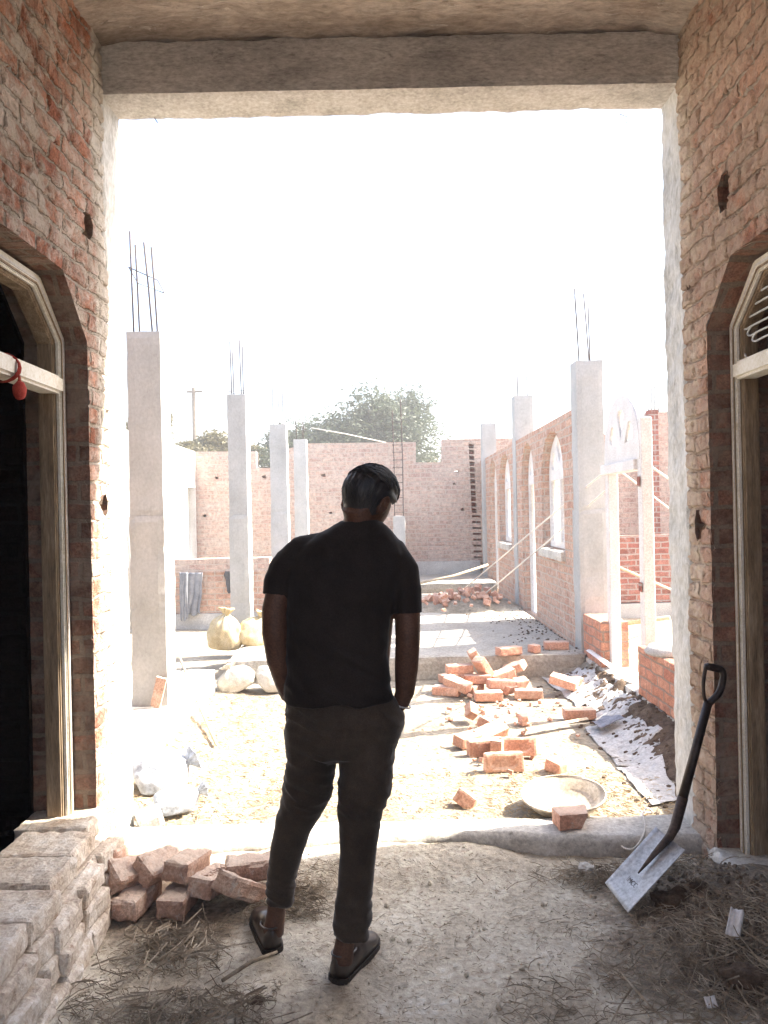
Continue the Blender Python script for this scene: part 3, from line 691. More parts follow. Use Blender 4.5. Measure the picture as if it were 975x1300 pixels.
wchild(obj('arched_head',polys(pan,hs,.05,'X',1.95),M['wpaint']),fe)
b=bmesh.new(); bx(b,1.90,2.0,y0+.1,y1+.03,zs-.10,zs-.015); bmesh.ops.bevel(b,geom=b.edges[:],offset=.006,segments=1,affect='EDGES'); wchild(obj('rail',b,M['wpaint']),fe)
b=bmesh.new(); bx(b,1.915,1.922,y0+.02,y0+.08,.93,1.0); bx(b,1.915,1.922,y0+.02,y0+.07,1.72,1.8); wchild(obj('hinge_plate',b,M['darkbrick']),fe)
b=bmesh.new(); tube(b,[(1.80,6.85,.30),(1.92,6.0,.2)],[(.03,.012)]*2,4); tag(obj('timber_batten',b,M['wpaint']),'white batten lying against the foot of the arched frame','batten')
# ropes / braces
def rope(pts,r,label,cat,mat='rope',name='rope'):
    b=bmesh.new(); tube(b,pts,[r]*len(pts),6); return tag(obj(name,b,M[mat],smooth=True),label,cat)
rope([P(780,589,6.6),P(693,660,8.6),P(578,757,11.9)],.009,'upper taut string bracing the arched frame down to the yard floor','string')
rope([P(782,611,6.6),P(696,687,8.6),P(601,766,11.0)],.009,'lower taut string bracing the arched frame down to the yard floor','string')
rope([P(782,594,6.7),P(811,616,7.6),P(862,655,9.2)],.009,'string running back right from the arched frame toward the rear wall','string')
rope([P(826,592,5.9),P(862,617,7.0)],.009,'short string leading right from the near post of the arched frame','string')
rope([P(785,720,7.2),P(860,752,9.5)],.014,'thin pole slanting behind the posts of the arched frame','pole','bamboo','pole')
rope([P(534,740,12.3),P(576,731,12.6),P(619,717,13.2)],.02,'bamboo pole leaning on the ledge before the end wall','pole','bamboo','bamboo_pole')
rope([P(792,792,8.5),P(850,784,8.2)],.025,'pale pipe lying on the ground behind the arched frame','pipe','bamboo','pipe')
rope([P(395,543,20),P(440,551,20),P(490,562,20)],.012,'pale cable sagging in front of the big tree','cable')
# caged column (not yet cast) before the end wall
ce=empty('rebar_cage',P(505,700,14.2),label='uncast column of tied rebar with a short concrete base in front of the end wall',cat='column')
d=14.2; zb=zt(655,d,505); xs=[P(500,600,d).x,P(511,600,d).x]
for i,x in enumerate(xs):
    for j in (0,.17):
        b=bmesh.new(); tube(b,[(x,d+j,zb-.1),(x+.01,d+j,zb+1.0),(x-.01+.02*j,d+j,zb+1.95+.2*i)],[.008]*3,6); wchild(obj('rebar',b,M['rebar']),ce)
for k in range(14):
    z=zb+.06+k*.14; b=bmesh.new(); q=.012
    tube(b,[(xs[0]-q,d-q,z),(xs[1]+q,d-q,z+.02*nz(k,0)),(xs[1]+q,d+.17+q,z+.03*nz(k,3)),(xs[0]-q,d+.17+q,z),(xs[0]-q,d-q,z)],[.005]*5,5,cap=False); wchild(obj('stirrup',b,M['rebar']),ce)
wchild(obj('concrete_base',roughbox(xs[0]-.03,xs[1]+.03,d-.03,d+.2,.36,zb,.05,.006),M['colconc']),ce)
# utility pole
pe=empty('utility_pole',(P(247,560,38).x,38,0),label='distant utility pole above the bushes at the left',cat='pole')
b=bmesh.new(); x=P(247,560,38).x; tube(b,[(x,38,0),(x,38,P(247,492,38).z)],[.13,.09],8); wchild(obj('post',b,M['bark']),pe)
b=bmesh.new(); zt_=P(247,496,38).z; bx(b,x-.35,x+.45,37.95,38.05,zt_-.1,zt_); wchild(obj('crossarm',b,M['bark']),pe)
for dx in (-.25,.0,.35):
    b=bmesh.new(); tube(b,[(x+dx,38,zt_),(x+dx,38,zt_+.2)],[.05,.03],6); wchild(obj('insulator',b,M['wpaint']),pe)
# ============================================================ TREES
def tree(cx,cy,z0,w,h,crownz,n,leaf,seed,label,mat='leaf',name='leafy_tree',sub=9):
    r=random.Random(seed); e=empty(name,(cx,cy,0),label=label,cat='tree' if 'tree' in name else 'bush')
    b=bmesh.new(); lobes=[]
    for i in range(sub):
        a=r.uniform(0,2*PI); q=r.uniform(.2,.78); zz=r.uniform(-.75,.75)
        k=math.sqrt(max(0,1-zz*zz*.8))
        lobes.append((Vector((cx+w/2*q*k*math.cos(a),cy+w/2*q*k*math.sin(a),crownz+h/2*zz*.75)),w*r.uniform(.14,.24)))
    tube(b,[(cx,cy,-.1),(cx+.05,cy,crownz*.4),(cx+.02,cy,crownz)],[w*.035,w*.026,w*.012],8)
    for c,rr in lobes:
        st=Vector((cx,cy,r.uniform(crownz*.35,crownz*.75))); tube(b,[st,(st+c)/2+Vector((0,0,-.1*w*.2)),c],[w*.014,w*.01,w*.004],6)
    wchild(obj('trunk',b,M['bark'],smooth=True),e)
    b=bmesh.new()
    for i in range(n):
        c,rr=lobes[r.randrange(len(lobes))]
        v=Vector((r.gauss(0,1),r.gauss(0,1),r.gauss(0,1))).normalized()
        ra=rr*(r.random()**.45)*(1+.45*nz(v.x+c.x,v.y,v.z,2.4))*1.12
        if nz(c.x+v.x*ra,c.y+v.y*ra,c.z+v.z*ra,3.2/ max(w*.2,.4))<-.18: continue
        p=c+Vector((v.x,v.y,v.z*.85))*ra
        u=Vector((r.uniform(-1,1),r.uniform(-1,1),r.uniform(-.6,.6))).normalized(); t=u.cross(Vector((r.uniform(-1,1),r.uniform(-1,1),r.uniform(-1,1)))).normalized()
        s=leaf*r.uniform(.6,1.4)
        b.faces.new([b.verts.new(p-u*s),b.verts.new(p+t*s*.35),b.verts.new(p+u*s),b.verts.new(p-t*s*.35)])
    wchild(obj('crown',b,M[mat]),e)
def tcx(px,d): return P(px,600,d).x
tree(tcx(478,30),30,0,5.6,4.6,4.25,52000,.085,1,'large rounded leafy tree above the middle of the end wall',sub=22)
tree(tcx(410,29),29,0,4.2,3.6,3.9,30000,.08,2,'leafy tree at the left side of the largest tree, behind the third column',sub=16)
tree(tcx(545,34),34,0,2.6,2.6,3.0,6000,.08,3,'small yellow-green tree showing in the notch of the end wall',mat='leafdry',sub=8)
tree(tcx(340,27),27,0,2.4,3.0,3.2,7000,.07,9,'narrow leafy tree between the second and third left columns',sub=9)
for i,(px,w,t) in enumerate(((232,2.4,3.1),(270,2.2,3.4),(300,2.0,3.0),(170,2.6,4.4))):
    tree(tcx(px,26),26+i*.4,0,w,2.6,t,11000,.075,20+i,['olive bush behind the sunlit side wall','olive bush under the utility pole','olive bush close to the second left column','olive bush at the far left edge of the yard'][i],mat='leafdry',name='olive_bush',sub=8)
# ============================================================ LOOSE BRICKS
def textmesh(txt,size,ext=.002):
    cu=bpy.data.curves.new('t','FONT'); cu.body=txt; cu.size=size; cu.extrude=ext; cu.align_x='CENTER'; cu.align_y='CENTER'
    o=bpy.data.objects.new('t',cu); COL.objects.link(o); bpy.context.view_layer.update()
    me=bpy.data.meshes.new_from_object(o.evaluated_get(bpy.context.evaluated_depsgraph_get())); bpy.data.objects.remove(o); bpy.data.curves.remove(cu)
    b=bmesh.new(); b.from_mesh(me); bpy.data.meshes.remove(me); return b
def brickmesh(L=.23,W=.11,Hh=.075,seed=0,amp=.0035,stamp=False,cut=None,bev=.006):
    b=bmesh.new(); bx(b,-L/2,L/2,-W/2,W/2,-Hh/2,Hh/2)
    for ax,S_ in ((0,L),(1,W),(2,Hh)):
        n=max(2,int(S_/.015))
        for i in range(1,n):
            co=[0,0,0]; no=[0,0,0]; no[ax]=1; co[ax]=-S_/2+S_*i/n
            bmesh.ops.bisect_plane(b,geom=b.verts[:]+b.edges[:]+b.faces[:],plane_co=co,plane_no=no)
    if cut:
        rr=random.Random(seed); g=bmesh.ops.bisect_plane(b,geom=b.verts[:]+b.edges[:]+b.faces[:],plane_co=(cut,0,0),plane_no=(1,rr.uniform(-.7,.7),rr.uniform(-.7,.7)),clear_outer=True)
        ed=[e for e in g['geom_cut'] if isinstance(e,bmesh.types.BMEdge)]
        if ed:
            fl=bmesh.ops.edgeloop_fill(b,edges=ed)
            bmesh.ops.triangulate(b,faces=fl['faces'])
    b.normal_update()
    for v in b.verts:
        q=v.co.copy(); k=0
        for a,S_ in enumerate((L,W,Hh)):
            e=S_/2-abs(q[a])
            if e<.004: k+=1
        n_=v.normal
        v.co=q+n_*amp*fbm(q.x*22+seed*5,q.y*22,q.z*22,3)
        if k>=2: v.co-=n_*bev*(.55+.9*max(0,nz(q.x+seed,q.y,q.z,28)))
        if stamp and q.z>Hh/2-.001 and abs(q.x)<L*.33 and abs(q.y)<W*.24 and abs(q.x)+abs(q.y)*.9<L*.36: v.co.z-=.009
    if stamp:
        t=textmesh('DOHETI',.042,.004)
        for v in t.verts: v.co=Vector((v.co.x*1.0,v.co.y,v.co.z+Hh/2-.009))
        merge(b,t)
    me=bpy.data.meshes.new('brick'); b.to_mesh(me); b.free()
    for p in me.polygons: p.use_smooth=False
    return me
BM=[brickmesh(seed=i) for i in range(3)]; BS=brickmesh(seed=5,stamp=True); BH=[brickmesh(seed=7,cut=.02),brickmesh(seed=9,cut=.05)]
BF=[brickmesh(seed=11+i,cut=c) for i,c in enumerate((-.04,-.065,-.05))]
BIG=[brickmesh(.23,.115,.08,seed=31+i,amp=.007,bev=.010) for i in range(4)]; BIGS=brickmesh(.23,.115,.08,seed=41,amp=.005,stamp=True,bev=.009)
for m in BM+[BS]+BH+BF: m.materials.append(M['brick'])
for m in BIG+[BIGS]: m.materials.append(M['dustbrick'])
MB_=[brickmesh(.30,.222,.083,seed=51+i,amp=.006,bev=.012) for i in range(4)]; MC_=[brickmesh(.22,.075,.085,seed=61+i,amp=.006,bev=.012) for i in range(3)]
for m in MB_+MC_: m.materials.append(M['mortarbrick'])
def brick(me,loc,rot,label,group,name='brick'):
    o=bpy.data.objects.new(name,me); COL.objects.link(o); o.location=loc; o.rotation_euler=Euler([R(a) for a in rot])
    return tag(o,label,'brick',group)
GP='loose red bricks tumbled in front of the raised floor'
gz=lambda x,y: path_h(x,y)
def pb(px,py,z,me,rot,label,group=GP,name='brick',lift=None):
    q=G(px,py,z); return brick(me,(q.x,q.y,z),rot,label,group,name)
pile=[ # px,py of centre, z of centre, mesh, rotation
(567,877,.045,BM[0],(0,0,-22),'brick lying at the left end of the main pile'),
(620,883,.045,BM[1],(0,0,3),'brick lying square on in front of the main pile'),
(671,880,.045,BM[2],(0,0,-8),'brick lying at the right front of the main pile'),
(583,849,.20,BM[0],(0,0,6),'brick lying flat on top of the left side of the main pile'),
(581,868,.11,BM[1],(8,14,-35),'tilted brick just above the leftmost brick of the pile'),
(606,861,.13,BM[2],(0,0,-6),'brick across the middle of the pile, second layer'),
(606,840,.25,BM[0],(10,62,15),'brick leaning almost upright at the top of the pile'),
(614,848,.21,BM[1],(0,52,40),'brick leaning beside the upright brick on the pile'),
(637,856,.14,BM[2],(5,-12,20),'tilted brick right of the upright brick on the pile'),
(652,848,.12,BM[0],(20,-20,-40),'brick sloping down the back right of the pile'),
(636,868,.10,BM[1],(0,5,12),'brick in the second layer at the right middle of the pile'),
(664,866,.06,BH[0],(10,0,30),'half brick near the right end of the main pile'),
(622,838,.16,BM[2],(0,-8,8),'brick at the back of the pile against the step'),
(604,873,.05,BH[1],(0,0,50),'half brick tucked under the front of the pile'),
(590,858,.06,BM[0],(0,0,-60),'brick end poking out low in the middle of the pile'),
(648,876,.05,BH[0],(0,10,-30),'half brick between the two front right bricks'),
(632,849,.07,BM[1],(0,0,80),'brick buried low at the back of the pile'),
(573,860,.05,BM[2],(0,0,30),'brick low at the back left of the pile'),
]
for p in pile: 
    q=G(p[0],p[1],p[2]); 
    brick(p[3],(q.x,q.y,p[2]+path_h(q.x,q.y)*.6),p[4],p[5],GP)
G2='scattered bricks and fragments on the sunlit dirt'
for (px,py,z,me,rot,lab) in [
(609,909,.05,BF[0],(40,30,20),'broken brick fragment standing up below the main pile'),
(622,918,.05,BF[1],(20,10,60),'brick fragment just behind the stamped group'),
(598,938,.05,BH[1],(8,0,35),'half brick lying left of the stamped group'),
(623,930,.07,BM[1],(28,-12,30),'tilted brick at the back of the stamped group'),
(650,931,.04,BF[2],(0,20,0),'small brick chunk beside the fallen lath'),
(616,950,.05,BM[2],(90,0,12),'brick on edge at the left of the stamped group'),
(634,951,.06,BM[0],(90,10,70),'brick seen end on in the middle of the stamped group'),
(657,949,.075,BS,(72,0,-6),'stamped brick propped up behind the front stamped brick'),
(639,971,.062,BS,(80,0,2),'front stamped brick standing on edge and facing the hall'),
(716,973,.045,BF[0],(10,0,40),'broken brick lying alone above the mortar pan'),
(596,1022,.02,BF[1],(30,20,70),'tiny pointed brick shard left of the mortar pan'),
(735,906,.045,BM[2],(0,0,0),'dark red brick alone on bare ground beside the plastic sheets'),
(716,867,.11,BM[0],(8,14,-28),'brick tilted on a plastic sheet by the step'),
(733,873,.05,BH[0],(0,0,30),'half brick beside the tilted brick on the plastic sheet'),
(679,913,.035,BF[2],(0,0,10),'small brick chip on the ground near the lath'),
]: 
    q=G(px,py,z); brick(me,(q.x,q.y,z+max(0,path_h(q.x,q.y))*.7),rot,lab,G2)
for (px,py,me,rot,lab) in [(646,826,BM[0],(0,0,20),'brick lying on the edge of the raised floor'),(686,822,BF[0],(0,0,30),'brick chunk on the raised floor, left of the tied brick'),(706,819,BM[1],(0,0,-4),'dark brick on the raised floor near the right wall')]:
    q=G(px,py,.26); brick(me,(q.x,q.y,.26),rot,lab,'bricks left on the raised floor')
rr=random.Random(3)
def heap_h(x,y):
    c=G(605,770,.22); return .22+.20*math.exp(-((x-c.x)/.5)**2-((y-c.y)/.55)**2)+.08*math.exp(-((x-c.x+.7)/.35)**2-((y-c.y+.1)/.4)**2)+.03*fbm(x*6,y*6,2,3)
c_=G(600,770,.22)
o_=sheet('rubble_mound',c_.x-1.25,min(c_.x+.85,1.84),c_.y-.9,c_.y+.9,.05,lambda x,y: heap_h(x,y)-.03,M['outdirt'],kind='stuff'); tag(o_,'mound of earth and brick dust at the back of the raised floor','rubble')
for i in range(90):
    if i%3: x,y=rr.gauss(c_.x+.03,.36),rr.gauss(c_.y-.1,.32)
    else: x,y=rr.gauss(c_.x-.45,.35),rr.gauss(c_.y-.1,.3)
    if x>1.72: continue
    k_=rr.uniform(.35,.95); o_=brick(rr.choice(BF+BH),(x,y,heap_h(x,y)+.0*k_),(rr.uniform(0,180),rr.uniform(0,90),rr.uniform(0,360)),'broken brick in the low rubble heap on the raised floor','broken bricks in the rubble heap on the raised floor','brick_fragment'); o_.scale=(k_,k_,k_)
rr=random.Random(12)
for i in range(60):
    if i<34: px,py=rr.gauss(630,42),rr.uniform(884,905) if i%2 else rr.gauss(912,14)
    else: px,py=rr.gauss(640,40),rr.gauss(945,26)
    q=G(px,py,.02); me=rr.choice(BF); o_=brick(me,(q.x,q.y,path_h(q.x,q.y)+.006),(rr.uniform(0,180),rr.uniform(0,180),rr.uniform(0,360)),'small chip of broken brick strewn around the loose brick piles','small brick chips on the yard dirt','brick_chip'); k_=rr.uniform(.15,.42); o_.scale=(k_,k_,k_)
# dusty bricks in a row beside the threshold
G3='dusty bricks tumbled in a row at the left of the threshold'
row=[(150,1088,.15,BIG[0],(88,10,82),'dusty brick on edge at the left end of the threshold row'),
(168,1108,.12,BIG[1],(35,14,58),'dusty brick tilted against the leftmost brick of the row'),
(205,1097,.13,BIG[2],(35,6,62),'pinkish brick leaning right in the threshold row, third from left'),
(174,1139,.045,BIG[3],(0,0,80),'brick low under the tilted pair at the left of the row'),
(238,1097,.125,BIG[0],(4,8,78),'flat brick lying on top of another in the middle of the row'),
(229,1138,.04,BIG[1],(0,0,84),'brick underneath the flat one in the middle of the row'),
(271,1118,.075,BIGS,(2,10,72),'stamped brick pointing at the doorway, second from the right of the row'),
(307,1127,.075,BIGS,(4,32,56),'reddish stamped brick tipped on its corner at the right end of the row'),
(322,1101,.11,BIG[3],(0,0,10),'broken yellow brick lying crossways behind the right end of the row')]
for (px,py,z,me,rot,lab) in row:
    q=G(px,py,z); brick(me,(q.x,q.y,z),rot,lab,G3)
q=G(735,1040,.125); brick(BH[0],(q.x,q.y,.135),(0,0,8),'half brick resting on the threshold slab beside the mortar pan','half brick near the mortar pan')
# mortar-covered stack filling the left doorway
ordn=['nearest the yard','second from the yard','third from the yard','fourth from the yard','fifth from the yard','sixth from the yard','seventh from the yard','eighth from the yard']
cour=['bottom','second','third','top']; rr=random.Random(5)
redge=[-1.205,-1.19,-1.15,-1.12,-1.11]
for c in range(4):
    for i in range(5):
        wx=.30-.03*(i%2)+rr.uniform(-.01,.01); y=3.19-i*.232+rr.uniform(-.01,.01); x=redge[i]-.15+(3-c)*.022+rr.uniform(-.012,.012)
        zt_=(.075+.083*c)-.0415+(.012 if c==3 and i==0 else 0)+rr.uniform(-.004,.004)
        brick(rr.choice(MB_),(x,y,zt_),(rr.uniform(-2.5,2.5),rr.uniform(-2.5,2.5),rr.uniform(-4,4)),f'mortar caked block, {cour[c]} course of the left doorway stack, {ordn[i]}','mortar caked blocks stacked in the left doorway')
for c in range(3):
    for i in range(3):
        brick(rr.choice(MC_),(-1.135-.012*c+.022*i,3.13-i*.27,.035+c*.083),(rr.uniform(-6,6),rr.uniform(-6,6),90+rr.uniform(-9,9)),f'brick on edge along the face of the left stack, {cour[c]} course, {ordn[i]}','bricks facing the left doorway stack')
# ============================================================ PAN, BOWL
def lathe(prof,n=48):
    b=bmesh.new(); rings=[]
    for r_,z in prof: rings.append([b.verts.new((r_*math.cos(2*PI*k/n)*(1+.012*math.sin(k*.6)),r_*math.sin(2*PI*k/n),z+.004*math.sin(3*2*PI*k/n))) for k in range(n)])
    for i in range(len(rings)-1):
        for k in range(n): b.faces.new((rings[i][k],rings[i][(k+1)%n],rings[i+1][(k+1)%n],rings[i+1][k]))
    b.faces.new(rings[0][::-1]) ; b.faces.new(rings[-1])
    bmesh.ops.recalc_face_normals(b,faces=b.faces); return b
q=G(716,1024,.08)
pan=empty('mortar_pan',(q.x,q.y,.065),label='wide shallow pale mortar pan on the ground just outside the threshold',cat='pan')
prof=[(.10,0),(.165,.035),(.198,.078),(.206,.082),(.208,.078),(.205,.072),(.203,.076),(.19,.072),(.155,.036),(.10,.012),(.001,.010)]
p_=obj('bowl',lathe([(a*1.0,z*1.05) for a,z in prof]),M['basin'],pan,smooth=True); pan.rotation_euler=(R(5),R(-4),0)
b=bmesh.new(); n=40
for k in range(n): pass
tube(b,[(.206*math.cos(2*PI*k/n),.206*math.sin(2*PI*k/n),.084) for k in range(n+1)],[.005]*(n+1),6,ref=Vector((0,0,1)),cap=False); obj('rim',b,M['basin'],pan,smooth=True)
q=P(836,822,5.2); zb=P(808,819,5.7).z
bw_=empty('steel_bowl',(2.0,5.35,zb),label='shallow grey bowl upturned on the brick stub by the right jamb',cat='bowl')
obj('bowl',lathe([(.19,0),(.2,.015),(.17,.05),(.1,.075),(.02,.082)]),M['concrete'],bw_,smooth=True)
# ============================================================ SHOVEL
sh=empty('shovel',(.87,2.99,.06),label='square-bladed steel shovel with a D-grip handle leaning on the right wall',cat='shovel')
tl,tr_=P(835,1052,3.16),P(873,1081,2.946); bl,br=P(768,1121,3.10),P(797,1159,2.88)
b=bmesh.new(); n=16; nn=(tr_-tl).cross(bl-tl).normalized()
if nn.y>0: nn=-nn
up=[];dn=[]
for i in range(n+1):
    ru=[];rd=[]
    for j in range(n+1):
        s_=j/n; t_=i/n   # t: 0 top 1 bottom
        p=(tl*(1-s_)+tr_*s_)*(1-t_)+(bl*(1-s_)+br*s_)*t_
        dish=-.016*(1-(2*s_-1)**2)*(1-.3*t_)+.012*math.exp(-((s_-.5)/.09)**2)*max(0,1-t_/.62)*1.5+.012*(abs(2*s_-1)**6)*(1-t_)
        p=p+nn*dish; ru.append(b.verts.new(p+nn*.0012)); rd.append(b.verts.new(p-nn*.0012))
    up.append(ru); dn.append(rd)
for i in range(n):
    for j in range(n):
        b.faces.new((up[i][j],up[i][j+1],up[i+1][j+1],up[i+1][j])); b.faces.new((dn[i][j],dn[i+1][j],dn[i+1][j+1],dn[i][j+1]))
for i in range(n):
    for (j) in (0,n):
        b.faces.new((up[i][j],up[i+1][j],dn[i+1][j],dn[i][j])) ; b.faces.new((up[j][i],up[j][i+1],dn[j][i+1],dn[j][i]))
bmesh.ops.recalc_face_normals(b,faces=b.faces)
bl_=wchild(obj('blade',b,M['steel'],smooth=True),sh)
midT=(tl+tr_)/2; midB=(bl+br)/2
b=bmesh.new(); tube(b,[midT*.40+midB*.60+nn*.004,midT*.7+midB*.3+nn*.012,midT+nn*.016,P(858,1050,3.07)+nn*.004,P(867,1012,3.09)],[.003,.011,.017,.020,.021],12)
wchild(obj('socket',b,M['darksteel'],smooth=True),sh)
g0=P(866.5,1014,3.09); g1=P(899,892,3.18)
b=bmesh.new(); tube(b,[g0,(g0+g1)/2,g1],[.019,.018,.0175],14); wchild(obj('shaft',b,M['shaft'],smooth=True),sh)
gt=[P(899,894,3.18),P(914,877,3.185),P(917,852,3.19),P(897,846,3.19)]; gt2=[P(899,894,3.18),P(894,885,3.18),P(893,866,3.185),P(896,847,3.19)]
b=bmesh.new(); tube(b,spline(gt,5),[.015]*16,8,cap=True); tube(b,spline(gt2,5),[.008]*16,8); tube(b,[gt[-1]+Vector((-.008,0,0)),gt[2]+Vector((.003,0,.003))],[.013,.013],10)
wchild(obj('grip',b,M['shaft'],smooth=True),sh)
t=textmesh('JIMCO',.03,.0008); ex=(tr_-tl).normalized(); ey=(midT-midB).normalized(); ori=midB.lerp(midT,.27)+nn*.003-ex*.01-nn*.014
for v in t.verts: v.co=ori+ex*v.co.x+ey*v.co.y+nn*v.co.z
wchild(obj('stamped_letters',t,M['darksteel']),bl_)
# stone the blade rests on
def stone(c,r,seed,mat,label,cat='stone',name='stone',group=None):
    b=bmesh.new(); bmesh.ops.create_icosphere(b,subdivisions=4,radius=1)
    for v in b.verts:
        k=1+.35*fbm(v.co.x*1.3+seed,v.co.y*1.3,v.co.z*1.3,4); v.co=Vector((v.co.x*r[0]*k,v.co.y*r[1]*k,v.co.z*r[2]*k))+Vector(c)
    return tag(obj(name,b,M[mat],smooth=True),label,cat,group)
stone((1.085,2.93,.05),(.09,.07,.055),3,'soil','dark clod of earth under the shovel blade','clod','earth_clod')
stone((.83,3.28,.03),(.035,.03,.022),4,'slab','pale pebble between the threshold and the shovel blade')
q=G(340,980+170,0)
for i,(px,py,s_,lab) in enumerate([(333,979+850-700,.03,'x')][:0]): pass
for i,(px,py,s_,lab) in enumerate([(327,1273,.018,'small dark stone at the bottom of the picture left of the man'),(885,1165+0,.02,'stone under the straw by the right wall'),(345,978+0,.0,'')][:2]):
    q=G(px,py,0); stone((q.x,q.y,floor_h(q.x,q.y)+.005),(s_*1.3,s_,s_*.6),i+9,'soil',lab)
q=G(945,1235,.07); stone((q.x,q.y,.06),(.07,.05,.035),14,'soil','dark lump of earth at the bottom right by the wall','clod','earth_clod')
# ============================================================ SACKS, SHEETS, CLOTHES
def lump(c,r,seed,mat,label,name='sack',cat='sack',fold=.18,flat=.35,group=None):
    b=bmesh.new(); bmesh.ops.create_icosphere(b,subdivisions=5,radius=1)
    for v in b.verts:
        n_=v.co.normalized(); k=1+.22*fbm(n_.x*1.2+seed,n_.y*1.2,n_.z*1.2,2)
        rid=(1-abs(noise.noise(Vector((n_.x*2.6+seed*3,n_.y*2.6,n_.z*1.6)))*2.2)); rid2=1-abs(noise.noise(Vector((n_.x*5+seed,n_.y*5,n_.z*3.5+n_.x*2)))*2.4); k+=fold*(rid-.5)*.5+fold*.35*(rid2-.5)+.04*fbm(n_.x*12,n_.y*12,n_.z*12+seed,2); k+=.35*max(0,n_.z-.8)*2.2
        z=n_.z*k
        if z<-flat: z=-flat+(z+flat)*.12
        v.co=Vector((n_.x*k*r[0],n_.y*k*r[1],(z+flat)*r[2]))+Vector(c)
    return tag(obj(name,b,M[mat],smooth=True),label,cat,group)
def drape(corners,nu,nv,hf,seed,mat,label,name,cat,amp=.02,thick=.003,edge=.022,freq=7):
    """crumpled sheet lying on height field hf between 4 xy corners"""
    b=bmesh.new(); A,B,C_,D_=[Vector(c) for c in corners]; gr=[]
    for i in range(nu+1):
        rw=[]
        for j in range(nv+1):
            u=i/nu; v=j/nv; p=(A*(1-u)+B*u)*(1-v)+(D_*(1-u)+C_*u)*v
            e=min(u,1-u,v,1-v); wob=edge*max(0,1-e*6)
            p=p+Vector((nz(p.x+seed,p.y,0,5),nz(p.x,p.y+seed,3,5)))*wob
            r1=1-abs(nz(p.x+seed,p.y*2.2,0,freq))*2.5; z=hf(p.x,p.y)+.006+amp*max(0,r1)*.8+amp*.6*abs(fbm(p.x*9+seed,p.y*12,0,3))
            rw.append(b.verts.new((p.x,p.y,z)))
        gr.append(rw)
    for i in range(nu):
        for j in range(nv): b.faces.new((gr[i][j],gr[i+1][j],gr[i+1][j+1],gr[i][j+1]))
    b.normal_update()
    o_=obj(name,b,M[mat],smooth=True); m=o_.modifiers.new('s','SOLIDIFY'); m.thickness=thick; m.offset=1
    return tag(o_,label,cat)
def gc(px,py,z=.03): q=G(px,py,z); return (q.x,q.y)
GS='plastic sheets'
drape([gc(688,858),gc(742,860),gc(782,893),gc(735,897)],40,30,path_h,1,'tarp','grey plastic sheet nearest the step, half under a tilted brick','plastic_sheet','plastic sheet',.011)
drape([gc(742,893),gc(785,890),gc(815,915),gc(760,918)],30,30,path_h,2,'tarp','small grey plastic sheet in the middle beside the soil heap','plastic_sheet','plastic sheet',.010)
drape([gc(742,921),gc(790,914),gc(842,950),gc(778,961)],44,40,path_h,3,'tarp','crumpled grey plastic sheet with a bluish fold beside the soil heap','plastic_sheet','plastic sheet',.014)
drape([gc(778,958),gc(836,955),gc(842,972),gc(783,972)],30,16,path_h,5,'tarp','narrow strip of grey plastic sheet under the crumpled one','plastic_sheet','plastic sheet',.010)
drape([gc(784,976),gc(840,970),gc(862,1025),gc(826,1030)],40,50,path_h,4,'tarp','flat grey plastic sheet nearest the hall, by the right jamb','plastic_sheet','plastic sheet',.010)
drape([gc(752,922),gc(766,919),gc(795,928),gc(764,931)],24,12,lambda x,y: path_h(x,y)+.045,6,'bluesheet','blue-grey fold of plastic on the crumpled sheet','plastic_scrap','plastic sheet',.02,edge=.02)
def sack(c,r,h,seed,mat_,label,tilt=(0,0,0),sq=.75):
    b=bmesh.new(); n=72; prof=[(.0,.0),(.72,.0),(.95,.06),(1.03,.2),(1.0,.38),(.9,.55),(.66,.70),(.36,.79),(.20,.83),(.22,.87),(.40,.95),(.46,1.0),(.30,.97),(.02,.90)]
    sp=spline([Vector((a,0,z)) for a,z in prof],4); rg=[]
    E=Euler([R(a) for a in tilt]).to_matrix()
    for p in sp:
        ring_=[]
        for k in range(n):
            a=2*PI*k/n; pl=.13*sstep(.35,.8,p.z)*math.sin(a*9+seed+1.5*math.sin(a*2+seed))+.05*nz(math.cos(a)*2+seed,math.sin(a)*2,p.z*4)*2+.035*(1-abs(nz(math.cos(a)*3,math.sin(a)*3+seed,p.z*5+a))*3)
            q=max(0,p.x*(1+pl)); v=E@Vector((q*r*math.cos(a),q*r*sq*math.sin(a),p.z*h*(1+.05*nz(a,seed))))+Vector(c); v.z=max(v.z,c[2]-.01); ring_.append(b.verts.new(v))
        rg.append(ring_)
    for i_ in range(len(rg)-1):
        for k in range(n): b.faces.new((rg[i_][k],rg[i_][(k+1)%n],rg[i_+1][(k+1)%n],rg[i_+1][k]))
    return tag(obj('sack',b,M[mat_],smooth=True),label,'sack')
sack((-1.68,7.9,.2),.17,.42,3,'ysack','yellowish sack with a gathered neck standing before the second column',(0,6,0))
sack((-1.42,8.0,.2),.19,.38,8,'ysack','second yellowish sack with a drooping top beside the second column',(8,22,40))
sack((-1.15,8.1,.2),.17,.26,7,'sack','white sack lying behind the yellowish ones, nearest the man',(-30,30,0))
q=G(305,880,.0); sack((q.x,q.y,.03),.17,.25,5,'sack','rounded white sack on the ground at the foot of the step',(0,-25,0))
q=G(340,880,.0); sack((q.x,q.y+.08,.03),.18,.22,9,'sack','flat pale sack on the ground nearest the man',(10,45,0))
q=G(192,1015,.06); sack((q.x-.10,q.y+.10,.09),.15,.34,15,'poly','large pale bluish polythene bag lying by the left jamb',(0,68,25),sq=.8)
q=G(216,1034,.06); sack((q.x-.06,q.y-.02,.085),.085,.26,17,'poly','small crumpled polythene bag beside the grey block',(0,72,22),sq=.7)
